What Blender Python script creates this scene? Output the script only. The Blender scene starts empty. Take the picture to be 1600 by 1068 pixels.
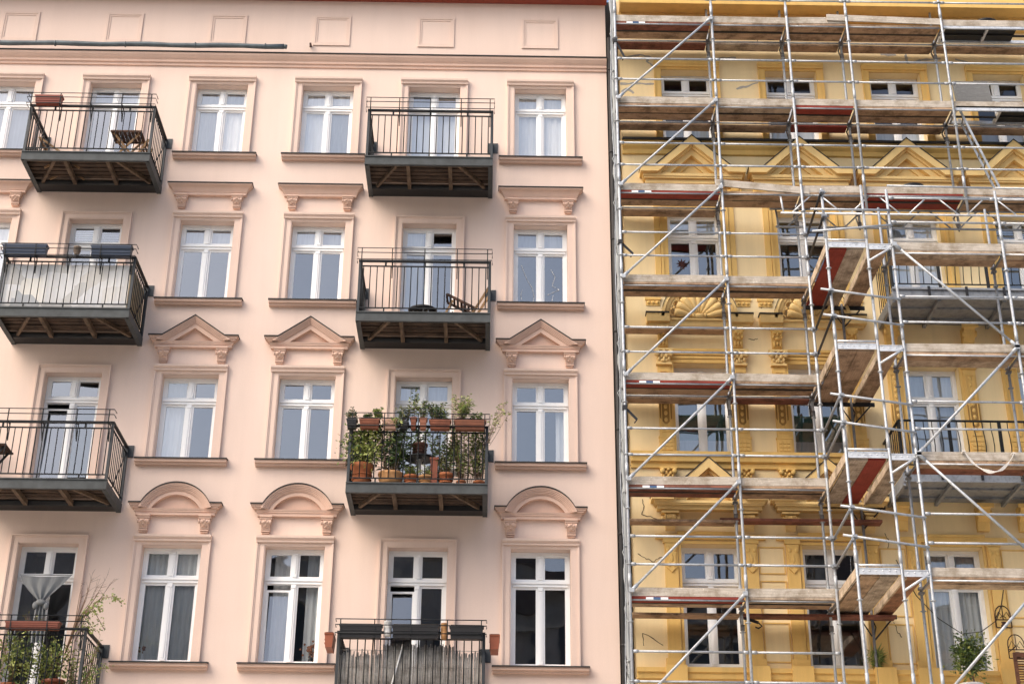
import bpy, bmesh, math, random
from mathutils import Vector, Matrix
R = math.radians
random.seed(7)
S = bpy.context.scene
COL = S.collection

# ------------------------------------------------------------------ camera
cam = bpy.data.cameras.new('camera'); camo = bpy.data.objects.new('camera', cam); COL.objects.link(camo)
pit, yaw, rol = 0.5287, 0.0098, 0.0094
cp, sp, cy_, sy_ = math.cos(pit), math.sin(pit), math.cos(yaw), math.sin(yaw)
fw = Vector((sy_*cp, cy_*cp, sp)); rt = Vector((cy_, -sy_, 0)); up = rt.cross(fw)
r2 = math.cos(rol)*rt + math.sin(rol)*up; u2 = -math.sin(rol)*rt + math.cos(rol)*up
M3 = Matrix((r2, u2, -fw)).transposed()
camo.matrix_world = Matrix.Translation((0, -31.1437, 1.6)) @ M3.to_4x4()
cam.sensor_width = 36; cam.lens = 59.51; cam.shift_y = -(534-149.26)/1600
cam.clip_start = .1; cam.clip_end = 2000
S.camera = camo

# ------------------------------------------------------------------ sky, sun, exposure
SUN_EL, SUN_AZ = 46, -54            # azimuth measured from straight out of the facade, negative = from the left
w = bpy.data.worlds.new('World'); S.world = w; w.use_nodes = True
nt = w.node_tree; bg = nt.nodes['Background']
sky = nt.nodes.new('ShaderNodeTexSky'); sky.sky_type = 'NISHITA'; sky.sun_disc = False
sky.sun_elevation = R(SUN_EL); sky.sun_rotation = R(180+SUN_AZ*-1); sky.air_density = 1.0; sky.dust_density = 5.0; sky.ozone_density = .3
nt.links.new(sky.outputs[0], bg.inputs[0]); bg.inputs[1].default_value = .15
sl = bpy.data.lights.new('sun', 'SUN'); sl.energy = 1.0; sl.angle = R(62); sl.color = (1, .94, .86)
so = bpy.data.objects.new('sun', sl); COL.objects.link(so)
sd = Vector((math.sin(R(SUN_AZ))*math.cos(R(SUN_EL)), -math.cos(R(SUN_AZ))*math.cos(R(SUN_EL)), math.sin(R(SUN_EL))))
so.rotation_euler = sd.to_track_quat('Z', 'Y').to_euler()
S.view_settings.view_transform = 'Standard'; S.view_settings.look = 'None'
S.view_settings.exposure = 0.92; S.view_settings.gamma = 1
S.render.engine = 'CYCLES'
S.cycles.max_bounces = 6; S.cycles.transparent_max_bounces = 8

# ------------------------------------------------------------------ materials
def newmat(name):
    m = bpy.data.materials.new(name); m.use_nodes = True
    n = m.node_tree.nodes; return m, n, m.node_tree.links, n['Principled BSDF']
def noise(n, l, scale, det=4, rough=.55, sc=(1, 1, 1), rnd=False):
    tc = n.new('ShaderNodeTexCoord'); mp = n.new('ShaderNodeMapping'); mp.inputs['Scale'].default_value = sc
    l.new(tc.outputs['Object'], mp.inputs[0])
    t = n.new('ShaderNodeTexNoise'); t.inputs['Scale'].default_value = scale; t.inputs['Detail'].default_value = det; t.inputs['Roughness'].default_value = rough
    l.new(mp.outputs[0], t.inputs['Vector']); return t
def ramp(n, l, src, stops):
    r = n.new('ShaderNodeValToRGB'); e = r.color_ramp.elements
    while len(e) < len(stops): e.new(.5)
    for i, (p, c) in enumerate(stops): e[i].position = p; e[i].color = (*c, 1)
    l.new(src, r.inputs[0]); return r.outputs[0]
def mul(n, l, a, b, fac=1.):
    x = n.new('ShaderNodeMix'); x.data_type = 'RGBA'; x.blend_type = 'MULTIPLY'; x.inputs[0].default_value = fac
    l.new(a, x.inputs[6]); l.new(b, x.inputs[7]); return x.outputs[2]
def bump(n, l, p, h, dist, strength=.4):
    b = n.new('ShaderNodeBump'); b.inputs['Strength'].default_value = strength; b.inputs['Distance'].default_value = dist
    l.new(h, b.inputs['Height']); l.new(b.outputs[0], p.inputs['Normal'])
def sc3(c, k): return tuple(min(1, x*k) for x in c)
def stucco(name, c, streak=.9, big=.93, tint=None):
    m, n, l, p = newmat(name); p.inputs['Roughness'].default_value = .92
    c2 = tint or sc3(c, big)
    a = ramp(n, l, noise(n, l, .55, 5).outputs[0], [(.3, c2), (.7, c)])
    s = ramp(n, l, noise(n, l, 1.6, 6, .65, (2.2, 2.2, .22)).outputs[0], [(.34, (streak,)*3), (.56, (1, 1, 1))])
    g = ramp(n, l, noise(n, l, 45, 3).outputs[0], [(.3, (.955,)*3), (.7, (1, 1, 1))])
    l.new(mul(n, l, mul(n, l, a, s), g), p.inputs['Base Color'])
    bump(n, l, p, noise(n, l, 70, 3).outputs[0], .004, .35); return m
def woodm(name, c1, c2, axis='x', rough=.85, stain=None, scale=5.):
    m, n, l, p = newmat(name); p.inputs['Roughness'].default_value = rough
    st = {'x': (.5, 9, 9), 'y': (9, .5, 9), 'z': (9, 9, .5)}[axis]
    t = noise(n, l, scale, 6, .65, st)
    a = ramp(n, l, t.outputs[0], [(.28, c1), (.72, c2)])
    b = ramp(n, l, noise(n, l, 3.1, 6, .7).outputs[0], [(.36, stain or (.40, .38, .36)), (.56, (1, 1, 1))])
    o = mul(n, l, a, b)
    k = ramp(n, l, noise(n, l, 34, 3, .6).outputs[0], [(.62, (1, 1, 1)), (.70, (1.55, 1.55, 1.5))])
    l.new(mul(n, l, o, k), p.inputs['Base Color']); bump(n, l, p, t.outputs[0], .004, .5); return m
def plain(name, c, rough=.6, metal=0., var=.85, scale=6, spec=.5, bumpd=0):
    m, n, l, p = newmat(name); p.inputs['Roughness'].default_value = rough; p.inputs['Metallic'].default_value = metal
    p.inputs['Specular IOR Level'].default_value = spec
    t = noise(n, l, scale, 5)
    l.new(ramp(n, l, t.outputs[0], [(.3, sc3(c, var)), (.7, c)]), p.inputs['Base Color'])
    if bumpd: bump(n, l, p, t.outputs[0], bumpd)
    return m
def galv(name, c, rough=.42, metal=.55):
    m, n, l, p = newmat(name); p.inputs['Roughness'].default_value = rough; p.inputs['Metallic'].default_value = metal
    a = ramp(n, l, noise(n, l, 9, 6, .7).outputs[0], [(.3, sc3(c, .62)), (.5, c), (.75, sc3(c, 1.12))])
    k = ramp(n, l, noise(n, l, 26, 3).outputs[0], [(.66, (1, 1, 1)), (.74, (.45, .40, .36))])
    l.new(mul(n, l, a, k), p.inputs['Base Color']); return m
def glass(name, fac, tint=(.95, .97, 1), wob=.02, rough=.015):
    m = bpy.data.materials.new(name); m.use_nodes = True; n = m.node_tree.nodes; l = m.node_tree.links; n.clear()
    out = n.new('ShaderNodeOutputMaterial'); mx = n.new('ShaderNodeMixShader')
    tr = n.new('ShaderNodeBsdfTransparent'); tr.inputs[0].default_value = (.92, .94, .94, 1)
    gl = n.new('ShaderNodeBsdfGlossy'); gl.inputs['Roughness'].default_value = rough; gl.inputs['Color'].default_value = (*tint, 1)
    fr = n.new('ShaderNodeFresnel'); fr.inputs[0].default_value = 1.5
    ad = n.new('ShaderNodeMath'); ad.operation = 'ADD'; ad.inputs[1].default_value = fac; ad.use_clamp = True
    b = n.new('ShaderNodeBump'); b.inputs['Distance'].default_value = wob; b.inputs['Strength'].default_value = 1
    t = noise(n, l, 1.7, 1, .3); l.new(t.outputs[0], b.inputs['Height']); l.new(b.outputs[0], gl.inputs['Normal'])
    l.new(fr.outputs[0], ad.inputs[0]); l.new(ad.outputs[0], mx.inputs[0]); l.new(tr.outputs[0], mx.inputs[1]); l.new(gl.outputs[0], mx.inputs[2])
    l.new(mx.outputs[0], out.inputs[0]); return m
def cloth(name, c, trans=.35, scale=30):
    m = bpy.data.materials.new(name); m.use_nodes = True; n = m.node_tree.nodes; l = m.node_tree.links; n.clear()
    out = n.new('ShaderNodeOutputMaterial'); mx = n.new('ShaderNodeMixShader'); mx.inputs[0].default_value = trans
    d = n.new('ShaderNodeBsdfDiffuse'); tl = n.new('ShaderNodeBsdfTranslucent')
    a = ramp(n, l, noise(n, l, scale, 3, .5, (1, 1, .1)).outputs[0], [(.3, sc3(c, .86)), (.7, c)])
    l.new(a, d.inputs[0]); l.new(a, tl.inputs[0]); l.new(d.outputs[0], mx.inputs[1]); l.new(tl.outputs[0], mx.inputs[2]); l.new(mx.outputs[0], out.inputs[0]); return m

PINK = stucco('pink_stucco', (.78, .62, .53), .965, .955, (.765, .59, .495))
PTRIM = stucco('pink_trim', (.76, .585, .49), .95, .95)
PHOOD = stucco('pink_moulding', (.68, .475, .375), .93, .93)
YEL = stucco('yellow_stucco', (.90, .72, .42), .92, .95, (.87, .675, .365))
YTRIM = stucco('yellow_trim', (.80, .535, .185), .87, .93, (.75, .475, .145))
YPALE = stucco('yellow_pale_trim', (.83, .595, .255), .9, .93)
PSHADE = stucco('shaded_yellow', (.42, .24, .07), .7, .8)
LEAD = plain('lead_flashing', (.022, .020, .020), .7, .1)
EAVE = plain('red_eave_paint', (.30, .055, .03), .6)
WHITE = plain('white_window_paint', (.88, .89, .89), .45, 0, .97)
STEEL = plain('grey_blue_steel', (.07, .078, .08), .7, .1, .6)
STEELM = plain('dark_grey_steel', (.045, .05, .054), .5, .25, .75)
STEELD = plain('dark_gap_shade', (.022, .022, .023), .6, .2, .8)
RAIL = plain('anthracite_rail', (.018, .020, .022), .6, 0, .85, spec=.25)
DECKW = woodm('balcony_deck_wood', (.035, .021, .014), (.12, .075, .048))
JOIST = woodm('balcony_joist_wood', (.09, .06, .038), (.20, .135, .085), 'y')
PW = [woodm('scaffold_board_grey', (.33, .245, .17), (.57, .46, .35)), woodm('scaffold_board_brown', (.27, .17, .10), (.54, .37, .24)), woodm('scaffold_board_tan', (.38, .27, .18), (.60, .47, .34)),
      woodm('scaffold_board_red', (.21, .028, .018), (.30, .05, .03), stain=(.7, .6, .55)), woodm('scaffold_board_red_brown', (.15, .045, .03), (.30, .12, .075))]
PWY = [woodm('cross_board_grey', (.30, .235, .175), (.55, .46, .37), 'y'), woodm('cross_board_brown', (.28, .18, .11), (.52, .37, .25), 'y'), woodm('cross_board_tan', (.36, .27, .18), (.60, .48, .35), 'y'),
       woodm('cross_board_red', (.21, .025, .015), (.30, .045, .026), 'y', stain=(.75, .65, .6)), woodm('cross_board_rust', (.20, .085, .045), (.36, .18, .10), 'y')]
TOE = woodm('toe_board_wood', (.34, .29, .235), (.60, .545, .47), stain=(.62, .58, .52))
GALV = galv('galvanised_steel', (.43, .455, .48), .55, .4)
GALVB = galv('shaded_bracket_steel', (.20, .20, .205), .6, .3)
GALVD = galv('dull_galvanised_steel', (.30, .32, .345), .55, .4)
ALU = galv('aluminium', (.62, .64, .66), .45, .35)
BLACKM = plain('black_clamp_steel', (.03, .03, .032), .5, .4)
GLS = glass('sky_glass', .20, (.93, .96, 1), wob=.004)
GLD = glass('dark_glass', .14, (.9, .93, 1), .006)
GLB = glass('black_glass', .03, (.9, .93, 1), .004)
GLW = glass('clear_glass', .17, (.9, .95, 1), wob=.005)
CURT = cloth('white_curtain', (.90, .90, .89), .25); CURG = cloth('grey_curtain', (.74, .77, .78), .2); BLIND = cloth('white_blind', (.82, .84, .86), .25)
GREENREFL = plain('green_reflection', (.06, .16, .12), .8)
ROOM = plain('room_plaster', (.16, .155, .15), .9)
TERRA = plain('terracotta', (.50, .17, .065), .75, 0, .7, 9)
TERRAL = plain('pale_terracotta', (.58, .30, .12), .75, 0, .7, 9)
ORPL = plain('orange_plastic', (.30, .085, .04), .5)
RUSTC = plain('rust_red_clay', (.23, .075, .038), .8, 0, .6, 9)
NAVY = plain('navy_plastic', (.025, .04, .075), .4)
SOIL = plain('soil', (.05, .035, .025), .95)
PLWH = plain('white_plastic', (.78, .78, .76), .4)
LEAF = [plain('leaf_green', (.17, .25, .055), .55, 0, .6, 14), plain('leaf_yellow_green', (.34, .38, .095), .55, 0, .65, 14), plain('leaf_dark_green', (.07, .12, .045), .55, 0, .5, 14), plain('leaf_olive', (.24, .24, .09), .6, 0, .6, 14)]
TWIG = plain('twig_bark', (.20, .12, .075), .85)
TEAK = woodm('teak_slat', (.24, .13, .06), (.46, .29, .15)); DARKW = woodm('dark_brown_wood', (.06, .032, .022), (.16, .08, .05))
REED = woodm('weathered_reed', (.22, .205, .185), (.48, .46, .43), 'z', .9, (.5, .48, .46), 5)
REEDB = woodm('bamboo_mat', (.34, .26, .15), (.56, .45, .30), 'z', .9, (.7, .65, .6), 7)
GREYT = plain('grey_foil_tube', (.12, .15, .165), .5, .2, .55, 5, bumpd=.01)
NET = cloth('grey_netting', (.42, .44, .44), .1, 14)
BOARDG = plain('grey_insulation_board', (.21, .21, .205), .9, 0, .5, 42)
PATCH = plain('grey_mortar', (.42, .40, .36), .95, 0, .8, 20); CRACK = plain('dark_crack_filler', (.12, .08, .05), .95)
STRAP = cloth('white_strap', (.74, .70, .64), .1); LINEN = cloth('grey_linen', (.24, .25, .255), .1)
IRON = plain('rusty_iron', (.07, .035, .025), .7, .4); STARM = plain('dark_paper_star', (.10, .035, .03), .8)
LABW = plain('label_white', (.85, .85, .85), .5, 0, .97); LABB = plain('label_blue', (.06, .12, .24), .5)
PAVE = plain('street_paving', (.45, .425, .385), .9, 0, .75, 3); OPPW = stucco('opposite_stucco', (.34, .32, .30), .8, .8); OPPT = stucco('opposite_trim', (.42, .39, .34), .8, .8); OPPR = plain('opposite_roof', (.08, .06, .055), .7); OPPG = plain('opposite_window', (.03, .033, .038), .15)
FLOW = plain('dried_flower', (.35, .14, .07), .8, 0, .4, 30); GLOWB = plain('string_light_bulb', (.9, .9, .85), .3)

# ------------------------------------------------------------------ mesh helpers
class MB:
    def __init__(s): s.v = []; s.f = []; s.m = []; s.sm = []
    def add(s, vs, fs, m=0, sm=False):
        o = len(s.v); s.v += [tuple(v) for v in vs]
        for f in fs: s.f.append([i+o for i in f]); s.m.append(m); s.sm.append(sm)
        return s
    def box(s, x0, x1, y0, y1, z0, z1, m=0):
        x0, x1 = sorted((x0, x1)); y0, y1 = sorted((y0, y1)); z0, z1 = sorted((z0, z1))
        return s.add([(x0,y0,z0),(x1,y0,z0),(x1,y1,z0),(x0,y1,z0),(x0,y0,z1),(x1,y0,z1),(x1,y1,z1),(x0,y1,z1)],
              [(0,3,2,1),(4,5,6,7),(0,1,5,4),(1,2,6,5),(2,3,7,6),(3,0,4,7)], m)
    def prism(s, pts, a, b, axis='y', m=0, sm=False):
        # outline in the two other axes, extruded from a to b along axis
        n = len(pts)
        def mk(u, v, t): return (u, t, v) if axis == 'y' else ((t, u, v) if axis == 'x' else (u, v, t))
        vs = [mk(u, v, a) for u, v in pts]+[mk(u, v, b) for u, v in pts]
        fs = [tuple(range(n)), tuple(range(2*n-1, n-1, -1))]
        s.add(vs, fs, m)
        o = len(s.v)-2*n
        for i in range(n): s.f.append([o+i, o+(i+1) % n, o+n+(i+1) % n, o+n+i]); s.m.append(m); s.sm.append(sm)
        return s
    def tube(s, p, q, r, m=0, n=8, r2=None, cap=True):
        return s.path([p, q], r, m, n, r2, cap)
    def path(s, pts, r, m=0, n=8, r2=None, cap=True):
        P = [Vector(p) for p in pts]; k = len(P); o = len(s.v); prev = None
        for i, p in enumerate(P):
            t = (P[min(i+1, k-1)]-P[max(i-1, 0)]).normalized()
            if prev is None: a = t.orthogonal().normalized()
            else:
                a = (prev-t*prev.dot(t)); a = a.normalized() if a.length > 1e-6 else t.orthogonal().normalized()
            prev = a; b = t.cross(a); rr = r[i] if isinstance(r, (list, tuple)) else (r if r2 is None else r+(r2-r)*i/(k-1))
            for j in range(n): an = 2*math.pi*j/n; s.v.append(tuple(p+(a*math.cos(an)+b*math.sin(an))*rr))
        for i in range(k-1):
            for j in range(n):
                s.f.append([o+i*n+j, o+i*n+(j+1) % n, o+(i+1)*n+(j+1) % n, o+(i+1)*n+j]); s.m.append(m); s.sm.append(True)
        if cap:
            s.f.append([o+j for j in range(n-1, -1, -1)]); s.m.append(m); s.sm.append(False)
            s.f.append([o+(k-1)*n+j for j in range(n)]); s.m.append(m); s.sm.append(False)
        return s
    def beam(s, p, q, wx, wz, m=0):
        # rectangular bar from p to q; wx across (horizontal), wz in the other direction
        p, q = Vector(p), Vector(q); t = (q-p).normalized(); a = t.cross(Vector((0, 0, 1)))
        a = a.normalized() if a.length > 1e-5 else Vector((1, 0, 0)); b = a.cross(t)
        vs = [e+a*i*wx/2+b*j*wz/2 for e in (p, q) for i, j in ((-1,-1),(1,-1),(1,1),(-1,1))]
        return s.add(vs, [(0,3,2,1),(4,5,6,7),(0,1,5,4),(1,2,6,5),(2,3,7,6),(3,0,4,7)], m)
    def lathe(s, prof, c, m=0, n=16, axis='z'):
        o = len(s.v); k = len(prof)
        for r, h in prof:
            for j in range(n):
                an = 2*math.pi*j/n
                if axis == 'z': s.v.append((c[0]+r*math.cos(an), c[1]+r*math.sin(an), c[2]+h))
                elif axis == 'x': s.v.append((c[0]+h, c[1]+r*math.cos(an), c[2]+r*math.sin(an)))
                else: s.v.append((c[0]+r*math.cos(an), c[1]+h, c[2]+r*math.sin(an)))
        for i in range(k-1):
            for j in range(n): s.f.append([o+i*n+j, o+i*n+(j+1) % n, o+(i+1)*n+(j+1) % n, o+(i+1)*n+j]); s.m.append(m); s.sm.append(True)
        s.f.append([o+j for j in range(n-1, -1, -1)]); s.m.append(m); s.sm.append(False)
        s.f.append([o+(k-1)*n+j for j in range(n)]); s.m.append(m); s.sm.append(False)
        return s
    def blob(s, c, rx, ry, rz, m=0, n=10, k=6):
        prof = []; o = len(s.v)
        for i in range(k+1):
            th = math.pi*i/k
            for j in range(n):
                an = 2*math.pi*j/n
                s.v.append((c[0]+rx*math.sin(th)*math.cos(an)+1e-5*math.cos(an), c[1]+ry*math.sin(th)*math.sin(an)+1e-5*math.sin(an), c[2]-rz*math.cos(th)))
        for i in range(k):
            for j in range(n): s.f.append([o+i*n+j, o+i*n+(j+1) % n, o+(i+1)*n+(j+1) % n, o+(i+1)*n+j]); s.m.append(m); s.sm.append(True)
        return s
    def leaf(s, p, d, size, m=0, wid=.42):
        p = Vector(p); d = Vector(d).normalized(); a = d.cross(Vector((random.uniform(-1, 1), random.uniform(-1, 1), random.uniform(-1, 1))))
        a = a.normalized() if a.length > 1e-4 else d.orthogonal().normalized(); nn = a.cross(d)
        q = [p, p+d*size*.5+a*size*wid*.5+nn*size*.06, p+d*size, p+d*size*.5-a*size*wid*.5+nn*size*.06]
        return s.add(q, [(0, 1, 2), (0, 2, 3)], m)
    def build(s, name, mats, parent=None, recalc=True):
        me = bpy.data.meshes.new(name); me.from_pydata(s.v, [], s.f)
        if not isinstance(mats, (list, tuple)): mats = [mats]
        for mt in mats: me.materials.append(mt)
        me.polygons.foreach_set('material_index', s.m); me.polygons.foreach_set('use_smooth', s.sm)
        if recalc:
            bm = bmesh.new(); bm.from_mesh(me); bmesh.ops.recalc_face_normals(bm, faces=bm.faces); bm.to_mesh(me); bm.free()
        me.update()
        o = bpy.data.objects.new(name, me); COL.objects.link(o)
        if parent is not None: adopt(o, parent)
        return o
def root_loc(p):
    v = Vector(p.location)
    return v if p.parent is None else v + Vector((0, 0, 0)) if p.get('_w') else v
def adopt(o, parent):
    o.parent = parent
    top = parent
    while top.parent is not None: top = top.parent
    # only the thing's Empty carries a location; parts and sub-parts keep world coordinates in their meshes
    if parent is top: o.matrix_parent_inverse = Matrix.Translation(-Vector(top.location))
    else: o.matrix_parent_inverse = Matrix.Identity(4)
def thing(name, label, cat, loc, group=None):
    o = bpy.data.objects.new(name, None); o.location = loc; o.empty_display_size = .2; COL.objects.link(o)
    return tag(o, label, cat, group)
def tag(o, label, cat, group=None, kind=None):
    o['label'] = label; o['category'] = cat
    if group: o['group'] = group
    if kind: o['kind'] = kind
    return o
def solo(name, mb, mats, label, cat, group=None, kind=None):
    xs, ys, zs = zip(*mb.v); c = ((min(xs)+max(xs))/2, (min(ys)+max(ys))/2, min(zs))
    mb.v = [(x-c[0], y-c[1], z-c[2]) for x, y, z in mb.v]
    o = mb.build(name, mats); o.location = c; return tag(o, label, cat, group, kind)

# ------------------------------------------------------------------ street
g = MB().add([(-400, -400, 0), (400, -400, 0), (400, 400, 0), (-400, 400, 0)], [(0, 1, 2, 3)]).build('ground', PAVE, recalc=False); g['kind'] = 'structure'
g = MB().box(-60, 60, -4, .3, .004, .14).build('pavement', PAVE); g['kind'] = 'structure'

# ------------------------------------------------------------------ facade pieces
def facade_wall(b, mat, x0, x1, z0, z1, holes, name='wall', recess=.42):
    """wall sheet with openings and their reveals"""
    xs = sorted({x0, x1} | {h[0] for h in holes} | {h[1] for h in holes}); zs = sorted({z0, z1} | {h[2] for h in holes} | {h[3] for h in holes})
    mb = MB()
    for i in range(len(xs)-1):
        for j in range(len(zs)-1):
            cx, cz = (xs[i]+xs[i+1])/2, (zs[j]+zs[j+1])/2
            if any(h[0] < cx < h[1] and h[2] < cz < h[3] for h in holes): continue
            mb.add([(xs[i], 0, zs[j]), (xs[i+1], 0, zs[j]), (xs[i+1], 0, zs[j+1]), (xs[i], 0, zs[j+1])], [(0, 1, 2, 3)])
    for a, c, d, e in holes:
        r = recess
        mb.add([(a,0,d),(a,r,d),(a,r,e),(a,0,e)], [(0,1,2,3)]); mb.add([(c,0,d),(c,0,e),(c,r,e),(c,r,d)], [(0,1,2,3)])
        mb.add([(a,0,e),(a,r,e),(c,r,e),(c,0,e)], [(0,1,2,3)]); mb.add([(a,0,d),(c,0,d),(c,r,d),(a,r,d)], [(0,1,2,3)])
    # returns and back so the house is a closed body
    mb.add([(x0,0,z0),(x0,0,z1),(x0,9,z1),(x0,9,z0)], [(0,1,2,3)]); mb.add([(x1,0,z0),(x1,9,z0),(x1,9,z1),(x1,0,z1)], [(0,1,2,3)])
    mb.add([(x0,9,z0),(x0,9,z1),(x1,9,z1),(x1,9,z0)], [(0,1,2,3)]); mb.add([(x0,0,z1),(x1,0,z1),(x1,9,z1),(x0,9,z1)], [(0,1,2,3)])
    return mb.build(name, mat, b, recalc=False)
def rooms(b, x0, x1, floors, parts):
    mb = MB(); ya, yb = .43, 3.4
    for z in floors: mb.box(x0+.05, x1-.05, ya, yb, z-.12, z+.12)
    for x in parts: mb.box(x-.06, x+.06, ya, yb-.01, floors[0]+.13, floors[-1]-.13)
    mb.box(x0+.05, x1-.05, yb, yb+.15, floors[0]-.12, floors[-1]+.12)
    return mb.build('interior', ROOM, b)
def ring(mb, x0, x1, z0, z1, w, pr, m=0):
    """left, right and top bars of a surround round an opening x0..x1, z0..z1, butted"""
    mb.box(x0-w, x0, -pr, .01, z0, z1+w, m); mb.box(x1, x1+w, -pr, .01, z0, z1+w, m); mb.box(x0, x1, -pr, .01, z1, z1+w, m)
def surround(b, mat, x0, x1, z0, z1, hood=True, w=.165, drop=.0):
    mb = MB()
    ring(mb, x0, x1, z0, z1, .018, .028); ring(mb, x0-.018, x1+.018, z0, z1+.018, .092, .040); ring(mb, x0-.11, x1+.11, z0, z1+.11, .025, .052); ring(mb, x0-.135, x1+.135, z0, z1+.135, w-.135, .068)
    if hood:      # stepped head moulding
        a, c, t = x0-w, x1+w, z1+w
        mb.prism([(-.0, t-.105), (-.085, t-.105), (-.095, t-.075), (-.075, t-.07), (-.12, t-.03), (-.125, t+.012), (0, t+.02)], a-.004, c+.004, 'x')
    return mb.build('window_surround', mat, b)
def sill(b, mat, x0, x1, zt, pr=.17, h=.115):
    mb = MB()
    mb.prism([(0, zt-h), (-pr*.55, zt-h), (-pr*.62, zt-h*.72), (-pr*.9, zt-h*.62), (-pr*.95, zt-h*.15), (-pr*.95, zt-.012), (0, zt-.002)], x0, x1, 'x')
    o = mb.build('window_sill', mat, b)
    fl = MB(); fl.prism([(0.0, zt), (-pr*1.08, zt-.024), (-pr*1.08, zt+.0), (0.0, zt+.026)], x0-.012, x1+.012, 'x'); fl.build('flashing', LEAD, o)
    return o
def window(b, xc, w, z0, z1, zt, y=.2, cur=None, gl=GLS, mat=WHITE, openleft=False, fine=True, gl2=None):
    x0, x1 = xc-w/2, xc+w/2; mb = MB(); f = .055; m = .048
    mb.box(x0, x0+f, y, y+.08, z0, z1); mb.box(x1-f, x1, y, y+.08, z0, z1)
    mb.box(x0+f, x1-f, y, y+.08, z1-f, z1); mb.box(x0+f, x1-f, y, y+.08, z0, z0+f)
    mb.box(x0+f, x1-f, y-.012, y+.08, zt-.05, zt+.05); mb.box(x0+f*.4, x1-f*.4, y-.04, y-.0121, zt+.008, zt+.045); mb.box(x0+f*.6, x1-f*.6, y-.026, y-.0122, zt-.045, zt-.018)
    mb.box(xc-m, xc+m, y-.018, y+.08, zt+.0501, z1-f-.0001); mb.box(xc-m, xc+m, y-.018, y+.08, z0+f+.0001, zt-.0501)
    for a, c in ((zt+.08, z1-f-.01), (z0+f+.03, zt-.075)):      # narrow fluted strip and small blocks on the mullion
        mb.box(xc-.018, xc+.018, y-.032, y-.0181, a+.05, c-.05)
        mb.box(xc-.038, xc+.038, y-.036, y-.0181, a, a+.045); mb.box(xc-.038, xc+.038, y-.036, y-.0181, c-.045, c)
    panes = []
    for (a, c) in ((x0+f, xc-m), (xc+m, x1-f)):
        for (d, e) in ((z0+f, zt-.05), (zt+.05, z1-f)):
            op = openleft and a < xc and d < zt and c < xc+.01
            k = .036; ys = y+.016
            if op: e2 = e-.10
            else: e2 = e
            mb.box(a, a+k, ys, ys+.05, d, e2); mb.box(c-k, c, ys, ys+.05, d, e2); mb.box(a+k, c-k, ys, ys+.05, e2-k, e2); mb.box(a+k, c-k, ys, ys+.05, d, d+k+.012)
            panes.append((a+k, c-k, d+k+.012, e2-k, op))
    o = mb.build('window', mat, b)
    pb = MB(); yp = y+.04
    for i, (a, c, d, e, op) in enumerate(panes):
        t = [random.uniform(-.007, .007) for _ in range(4)]
        dy = .10 if op else 0
        pb.add([(a, yp+t[0], d), (c, yp+t[1], d), (c, yp+t[1]+t[3]-t[0]+dy, e), (a, yp+t[3]+dy, e)], [(0, 1, 2, 3)])
    pb.build('pane', gl, o)
    xi0, xi1 = x0+.03, x1-.03
    def drape(a, c, d, e, yy, amp, freq, mt, nm='curtain'):
        n = max(6, int((c-a)*46)); vs = []; ph = random.uniform(0, 6)
        for r in range(2):
            zz = d if r == 0 else e
            for i in range(n+1):
                x = a+(c-a)*i/n; vs.append((x, yy+amp*math.sin(freq*x+ph)+amp*.5*math.sin(freq*2.3*x+1.3*ph), zz))
        q = MB(); q.add(vs, [(i, i+1, n+2+i, n+1+i) for i in range(n)], 0, True); q.build(nm, mt, o)
    if cur == 'sheer':
        drape(xi0, xi1, z0+.02, z1-.07, y+.105, .010, 38, CURT)
    elif cur == 'sheer_up':
        drape(xi0, xi1, z0+.02, z1-.02, y+.17, .010, 30, CURT)
    elif cur == 'blind':
        drape(xi0, xi1, zt-.02, z1-.02, y+.15, .002, 6, BLIND, 'blind')
    elif cur == 'fullblind':
        drape(xi0, xi1, z0+.02, z1-.02, y+.15, .002, 6, BLIND, 'blind')
    elif cur == 'half':
        drape(xi0, xi0+w*.36, z0+.02, z1-.03, y+.18, .016, 44, CURT)
    elif cur == 'right':
        drape(xc+w*.28, xi1, z0+.02, zt-.02, y+.18, .016, 44, CURT)
    elif cur == 'drapes':
        drape(xi0, xc-w*.01, z0+.02, z1-.03, y+.12, .022, 58, CURG); drape(xc, xi1, z0+.02, z1-.03, y+.12, .022, 58, CURG)
    elif cur == 'gap':
        drape(xi0+.12, xc-.08, z0+.02, z1-.03, y+.2, .024, 50, CURT); drape(xc+w*.2, xi1-.02, z0+.02, z1-.03, y+.2, .024, 58, CURG)
    elif cur == 'slats':
        q = MB()
        for i in range(7): q.box(xi0, xi1, y+.15, y+.165, z1-.08-i*.05, z1-.105-i*.05)
        q.build('blind', BLIND, o)
    elif cur == 'low':
        drape(xi0, xi1, z0+.02, z0+.36*(zt-z0), y+.15, .003, 6, BLIND, 'blind')
    elif cur == 'green':
        drape(xi0, xi1, z0+.62*(zt-z0)-.35, z0+.62*(zt-z0)+.18, y+.15, .003, 6, GREENREFL, 'blind'); drape(xi0, xi1, z0+.02, z0+.62*(zt-z0)-.351, y+.15, .003, 6, BLIND, 'blind')  # green and white bands behind the pane imitate reflections in the glass
    return o
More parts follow.
